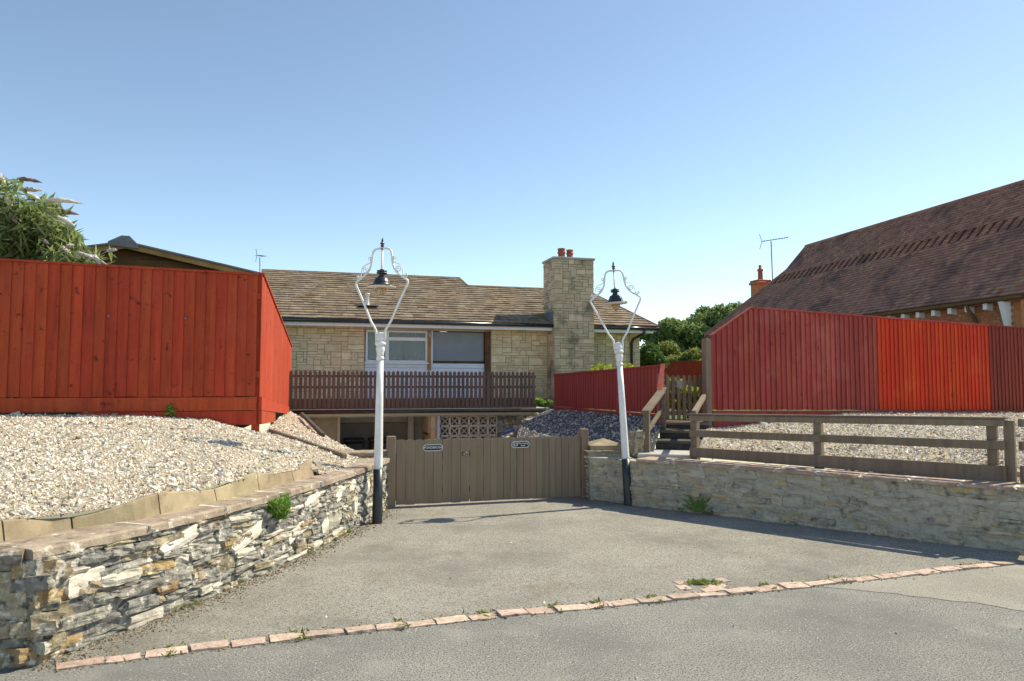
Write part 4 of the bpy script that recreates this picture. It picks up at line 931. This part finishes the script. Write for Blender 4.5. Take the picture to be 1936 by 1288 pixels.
# chimney stack and aerial beyond the roof
cs = empty('chimney_stack', (11.0,32.0,1.0), 'red brick chimney stack with one pot behind the clay tile roof', 'chimney')
cf = Fr((10.72,32.0), 16)
fbox('stack', cs, M_brick, cf, 0, .62, 0, .6, 1.0, 6.05, .02); fbox('corbel', cs, M_brick, cf, -.06, .68, -.06, .66, 6.05, 6.15, .02); fbox('corbel', cs, M_brick, cf, -.03, .65, -.03, .63, 6.152, 6.24, .03)
MB().lathe([(0,.12),(.1,.11),(.4,.1),(.42,.13),(.5,.13),(.51,.07),(.68,.06),(.69,.03)], 14, cf.w(.31,.3,6.235)).build('pot', M_terra, cs, True)
aerial('television_aerial', V(11.5,32.2,1.0), V(11.38,32.2,7.95), V(1.05,-.3,.12), 'tall television aerial on a mast above the clay tile roof', 9, 1.5)

# ------------------------------------------------------------------ timber cabin behind the left fence
S = Fr((-6.2-.31*3, 9+.95*3), 18)
cb = empty('timber_cabin', S.w(.8,0,1.0), 'timber cabin gable with grey ridge plate behind the left fence', 'cabin')
def slab2(name, p, q, d, w, h, mat):   # sloping board along p-q in the a,z plane
    vs = []
    for b in (d, d+w):
        vs += [S.w(p[0],b,p[1]-h), S.w(q[0],b,q[1]-h), S.w(q[0],b,q[1]), S.w(p[0],b,p[1])]
    return mk(name, vs, [(0,1,2,3),(7,6,5,4),(0,4,5,1),(1,5,6,2),(2,6,7,3),(3,7,4,0)], mat, cb)
AP = (.80,3.955)
rs = (3.575-3.874)/(2.458-.974)
slab2('bargeboard', AP, (2.9, AP[1]+rs*2.1), -.02, .04, .09, M_cedar); slab2('bargeboard', AP, (-1.6, AP[1]+rs*2.4), -.02, .04, .09, M_cedar)
slab2('roof', (AP[0],AP[1]+.03), (3.0, AP[1]+rs*2.2+.03), -.06, 3.4, .028, M_felt); slab2('roof', (AP[0],AP[1]+.03), (-1.7, AP[1]+rs*2.5+.03), -.06, 3.4, .028, M_felt)
slab2('soffit', (AP[0],AP[1]-.01), (2.9, AP[1]+rs*2.1-.01), .025, .14, .02, M_darkwood); slab2('soffit', (AP[0],AP[1]-.01), (-1.6, AP[1]+rs*2.4-.01), .025, .14, .02, M_darkwood)
for i in range(17):
    z = 1.0+i*.17; za = z+.168
    if z > 3.85: break
    lim = min(2.0, max(.1, (AP[1]-.03-z)/abs(rs)))
    l2 = min(2.0, max(.02, (AP[1]-.03-za)/abs(rs)))
    mk('wall_board', [S.w(AP[0]+x,b,y) for b in (.16,.2) for x, y in ((-lim,z),(lim,z),(l2,za),(-l2,za))], [(0,1,2,3),(7,6,5,4),(0,4,5,1),(1,5,6,2),(2,6,7,3),(3,7,4,0)], M_darkwood, cb)
mk('ridge_plate', [S.w(a,b,z) for b in (-.07,-.03) for a, z in ((AP[0]-.27,3.90),(AP[0]-.25,3.96),(AP[0]-.06,4.065),(AP[0]+.06,4.065),(AP[0]+.19,3.93),(AP[0]+.20,3.86))], [(0,1,2,3,4,5),(11,10,9,8,7,6)]+[(i,(i+1) % 6,6+(i+1) % 6,6+i) for i in range(6)], M_felt, cb)

# ------------------------------------------------------------------ plants
def leaf_cloud(name, parent, mat, pos, size, elong=1.8, droop=0.0, outward=None):
    n = len(pos); Rm = rotmats(n); s = size*RNG.uniform(.6,1.35,n)
    base = np.array([[-.5*elong,0,0],[0,-.32,.06],[.5*elong,0,0],[0,.32,.06]])
    v = np.einsum('nij,kj->nki', Rm, base)*s[:,None,None] + pos[:,None,:]
    f = np.arange(n*4).reshape(n,4); o = np_mesh(name, v.reshape(-1,3), f, mat, parent); return o
def clumps(centers, radii, n, squash=.8):
    c = np.array(centers); r = np.array(radii); w = r**2/np.sum(r**2); idx = RNG.choice(len(c), n, p=w)
    d = RNG.normal(size=(n,3)); d /= np.linalg.norm(d, axis=1, keepdims=True); rr = RNG.random((n,1))**.42
    d[:,2] *= squash; return c[idx]+d*rr*r[idx][:,None]
def bush(name, label, cat, c, size, nclump, crad, nleaf, lsize, mat, trunk=True, elong=1.8, group=None, stem=.05, zb=1.0):
    c = Vector(c); root = empty(name, (c.x, c.y, zb), label, cat, group); cs_ = []; rs_ = []
    for i in range(nclump):
        d = Vector((random.gauss(0,1), random.gauss(0,1), random.gauss(0,1))).normalized()*(random.random()**.45)
        cs_.append((c.x+d.x*size[0], c.y+d.y*size[1], c.z+d.z*size[2])); rs_.append(crad*random.uniform(.6,1.3))
    leaf_cloud('crown', root, mat, clumps(cs_, rs_, nleaf), lsize, elong)
    if trunk:
        m = MB(); m.tube([V(c.x,c.y,zb), V(c.x+.03,c.y,(zb+c.z)/2), V(c.x,c.y,c.z)], [stem*1.3, stem, stem*.6], 7)
        for q in cs_[::2]:
            q = Vector(q); s0 = V(c.x, c.y, zb+(c.z-zb)*random.uniform(.35,.9)); m.tube([s0, s0.lerp(q,.5)+V(0,0,.1*size[2]), q], [stem*.5, stem*.35, stem*.12], 5)
        m.build('trunk', M_bark, root, True)
    return root
# trees beyond the house
random.seed(23)
bush('broadleaf_tree', 'spreading green tree beyond the bungalow, right of its gutter end', 'tree', (11.3,44,4.1), (2.5,1.7,2.3), 40, .72, 16000, .21, M_leaf_tree, stem=.22)
bush('broadleaf_tree', 'lower dark green tree touching the bungalow eaves on its left', 'tree', (8.6,43,3.6), (1.1,1.2,1.6), 18, .62, 7000, .20, M_leaf_tree, stem=.16)
bush('broadleaf_tree', 'green tree half hidden behind the brick house roof', 'tree', (13.6,46,4.1), (1.5,1.5,2.5), 24, .7, 8000, .21, M_leaf_tree, stem=.18)
bush('conifer', 'rounded dark green conifer at the bungalow corner', 'shrub', (4.55,24.0,2.25), (.32,.4,.75), 14, .3, 5000, .07, M_leaf_con, stem=.05)
bush('hedge', 'pale yellow green hedge above the distant red fence', 'hedge', (6.2,27.0,2.3), (1.6,.7,.45), 22, .42, 8000, .09, M_leaf_hedge, stem=.04)
bush('hedge', 'taller pale hedge clump beside the conifer', 'hedge', (5.6,28.0,2.7), (.5,.5,.5), 9, .36, 3500, .09, M_leaf_hedge, stem=.04)
bush('shrub', 'bright yellow green shrub behind the low red fence', 'shrub', (2.35,16.6,1.72), (.8,.55,.25), 26, .24, 6500, .065, M_leaf_yel, stem=.03)
bush('shrub', 'yellow leaved shrub seen through the small picket gate', 'shrub', (3.25,13.7,1.42), (.5,.3,.33), 16, .22, 4200, .06, M_leaf_yel, stem=.03)
bush('shrub', 'small green plant at the end of the terrace picket fence', 'shrub', (.78,18.1,1.2), (.14,.12,.1), 6, .1, 500, .05, M_leaf_weed, stem=.012, zb=.95)
# buddleia over the left fence
random.seed(31)
bd = bush('buddleia', 'flowering buddleia bush with white spikes over the left fence', 'shrub', (-7.0,10.3,3.42), (1.0,.5,.82), 80, .23, 13000, .075, M_leaf_bud, elong=3.2, stem=.05)
def spike(p, d, L, mat, r=.034):
    p = Vector(p); d = Vector(d).normalized(); m = MB(); n = 9; rings = 9; vs = []; s = d.orthogonal().normalized(); w = d.cross(s); fs = []
    for i in range(rings+1):
        f = i/rings; c = p+d*L*f+V(0,0,-.10*L*f*f); rad = r*(.55+1.5*f-2.05*f*f+.02)
        for k in range(n):
            t = 2*pi*k/n; q = rad*random.uniform(.65,1.3); vs.append(c+(s*cos(t)+w*sin(t))*max(q,.003))
    fs = [(i*n+k, i*n+(k+1) % n, (i+1)*n+(k+1) % n, (i+1)*n+k) for i in range(rings) for k in range(n)]+[tuple(range(n))[::-1], tuple(range(rings*n,(rings+1)*n))]
    m.add(vs, fs); m.tube([p-d*.42+V(0,0,-.12), p-d*.2+V(0,0,-.03), p+d*.02], .006, 5); m.build('flower_spike', mat, bd)
def pxat(u, v, Y):
    c, s = cos(PITCH), sin(PITCH); dx = (u-968)/FPX; dz = (644-v)/FPX; t = Y/(c-dz*s); return V(dx*t, Y, EYE+(s+dz*c)*t)
for i, (u, v, u2, v2, m_) in enumerate(((35,338,80,340,1),(40,358,82,356,0),(45,362,88,382,0),(92,378,158,378,0),(110,400,150,401,1),(74,408,138,425,0),(110,410,142,423,0),(68,447,95,458,0),(100,455,140,460,1),(0,330,10,345,0),(10,372,24,392,0),(28,376,48,386,0),(128,466,140,462,0),(110,465,136,478,0),(145,466,153,462,0),(150,478,205,495,0),(135,488,158,492,0),(150,486,168,494,0),(178,484,192,500,0),(205,474,222,470,0),(120,482,132,488,0),(20,405,32,420,1),(30,420,42,436,0))):
    Y = 10.1+.22*(i % 3-1); a = pxat(u,v,Y); b = pxat(u2,v2,Y-.12); d = b-a; spike(a, d, max(.16, d.length), M_flowerold if m_ else M_flower, .036)
sp_ = []
for f_ in [c for c in bd.children if c.name.startswith('flower_spike')]:
    for k in range(34):
        sp_.append(tuple(f_.location + V(random.gauss(-.14,.13), random.gauss(0,.06), random.gauss(-.07,.06))))
leaf_cloud('spray_leaves', bd, M_leaf_bud, np.array(sp_), .062, 3.6)
# plants on walls and ground
def tuft(name, label, c, r, n, size, mat, elong=2.0, cat='plant', sq=.7):
    o = leaf_cloud(name, None, mat, clumps([c], [r], n, sq), size, elong); tag(o, label, cat); return o
p, t = LW.at(2.35); pos_ = clumps([(p.x+.04,p.y,.55), (p.x+.02,p.y+.12,.585), (p.x+.03,p.y-.1,.56), (p.x+.05,p.y+.03,.49)], [.1,.08,.075,.07], 1500, .75)
tag(leaf_cloud('wall_plant', None, M_leaf_weed, pos_, .026, 2.6), 'bushy green plant growing from the left wall under its coping', 'plant')
tuft('weed', 'green weed at the bottom left corner of the left wall', (-3.05,4.12,.04), .1, 120, .045, M_leaf_weed, 1.4)
for u, Y, h, lab in ((163,9.5,.1,'small green weed at the left foot of the red street fence'), (322,9.62,.14,'taller green weed beside the red street fence near its corner')):
    q = FL.w(-3.44+ (u/487)*3.0 + .0 - .0, -.06, 1.27) if False else pxat(u, 780, Y)
    root = empty('weed', (q.x,q.y,q.z-.06), lab, 'plant'); pos = clumps([(q.x,q.y,q.z-.02+h*.3)], [h*.55], 60, 1.3); leaf_cloud('leaves', root, M_leaf_weed, pos, .04, 2.2)
    MB().tube([V(q.x,q.y,q.z-.1), V(q.x+.01,q.y,q.z+h*.5)], .006, 5).build('stem', M_leaf_weed, root)
pos = []
for i in range(200):
    p, t = sp.at(random.choice([random.uniform(0,sp.L) for _ in range(1)]+[.6,1.35,2.0,2.6,3.1,3.45,3.9,4.9,5.6])); n = Vector((-t.y,t.x)); q = p+n*(random.choice((-.066,.066,.066))+random.gauss(0,.014))+t*random.gauss(0,.03); pos.append((q.x,q.y,.012+random.random()*.014))
for k in range(16):
    W_ = random.choice((RW, LW, LW)); d0 = random.uniform(.2, W_.L-1.4)
    for i in range(random.randrange(6,22)):
        p, t = W_.at(d0+random.gauss(0,.035)); n = Vector((-t.y,t.x)); q = p-n*abs(random.gauss(.015,.02)); pos.append((q.x,q.y,.012+random.random()*.03))
for i in range(240): pos.append((1.54+random.gauss(0,.07), 6.1+random.gauss(0,.035), .012+random.random()*.012))
o = leaf_cloud('moss_and_grass', None, M_leaf_hedge, np.array(pos), .02, 2.4); tag(o, 'sparse moss and grass in the joints of the brick strip', 'grass', kind='stuff')
# fern at the foot of the right wall
fb = V(2.32,9.40,.02); fern = empty('fern', fb, 'bright green fern at the foot of the right stone wall', 'plant')
for az, el, L in ((165,50,.33),(150,65,.32),(185,38,.26),(20,58,.3),(40,72,.26),(95,75,.22),(-10,42,.2),(130,55,.32)):
    d = V(cos(R(az))*cos(R(el)), -.25, sin(R(el))).normalized(); m = MB(); side = d.cross(V(0,1,0)).normalized(); prev = fb
    for k in range(12):
        f = (k+1)/12; c = fb+d*L*f+V(0,-.02,-.10*L*f*f*2); w = .036*math.sin(pi*min(1,f*.85+.1))+.004
        for s_ in (-1, 1):
            tip = c+side*w*s_+d*.012; m.add([c-d*.008, tip, c+d*.010, c+V(0,-.004,.001)], [(0,1,2),(0,3,1)])
    m.build('frond', M_leaf_weed, fern)
# two timbers lying on the left bank
for p, q, lab in ((V(-4.35,15.4,1.02), V(-3.02,11.9,.82), 'dark timber edging lying on the gravel beside the fence side'), (V(-3.35,10.35,.97), V(-2.05,9.15,.735), 'long thin timber half sunk in gravel behind the left wall end')):
    tag(beam('timber_edging', None, M_sleeper if p.y > 12 else M_grey_wood, p, q, .07, .07, .01), lab, 'timber')
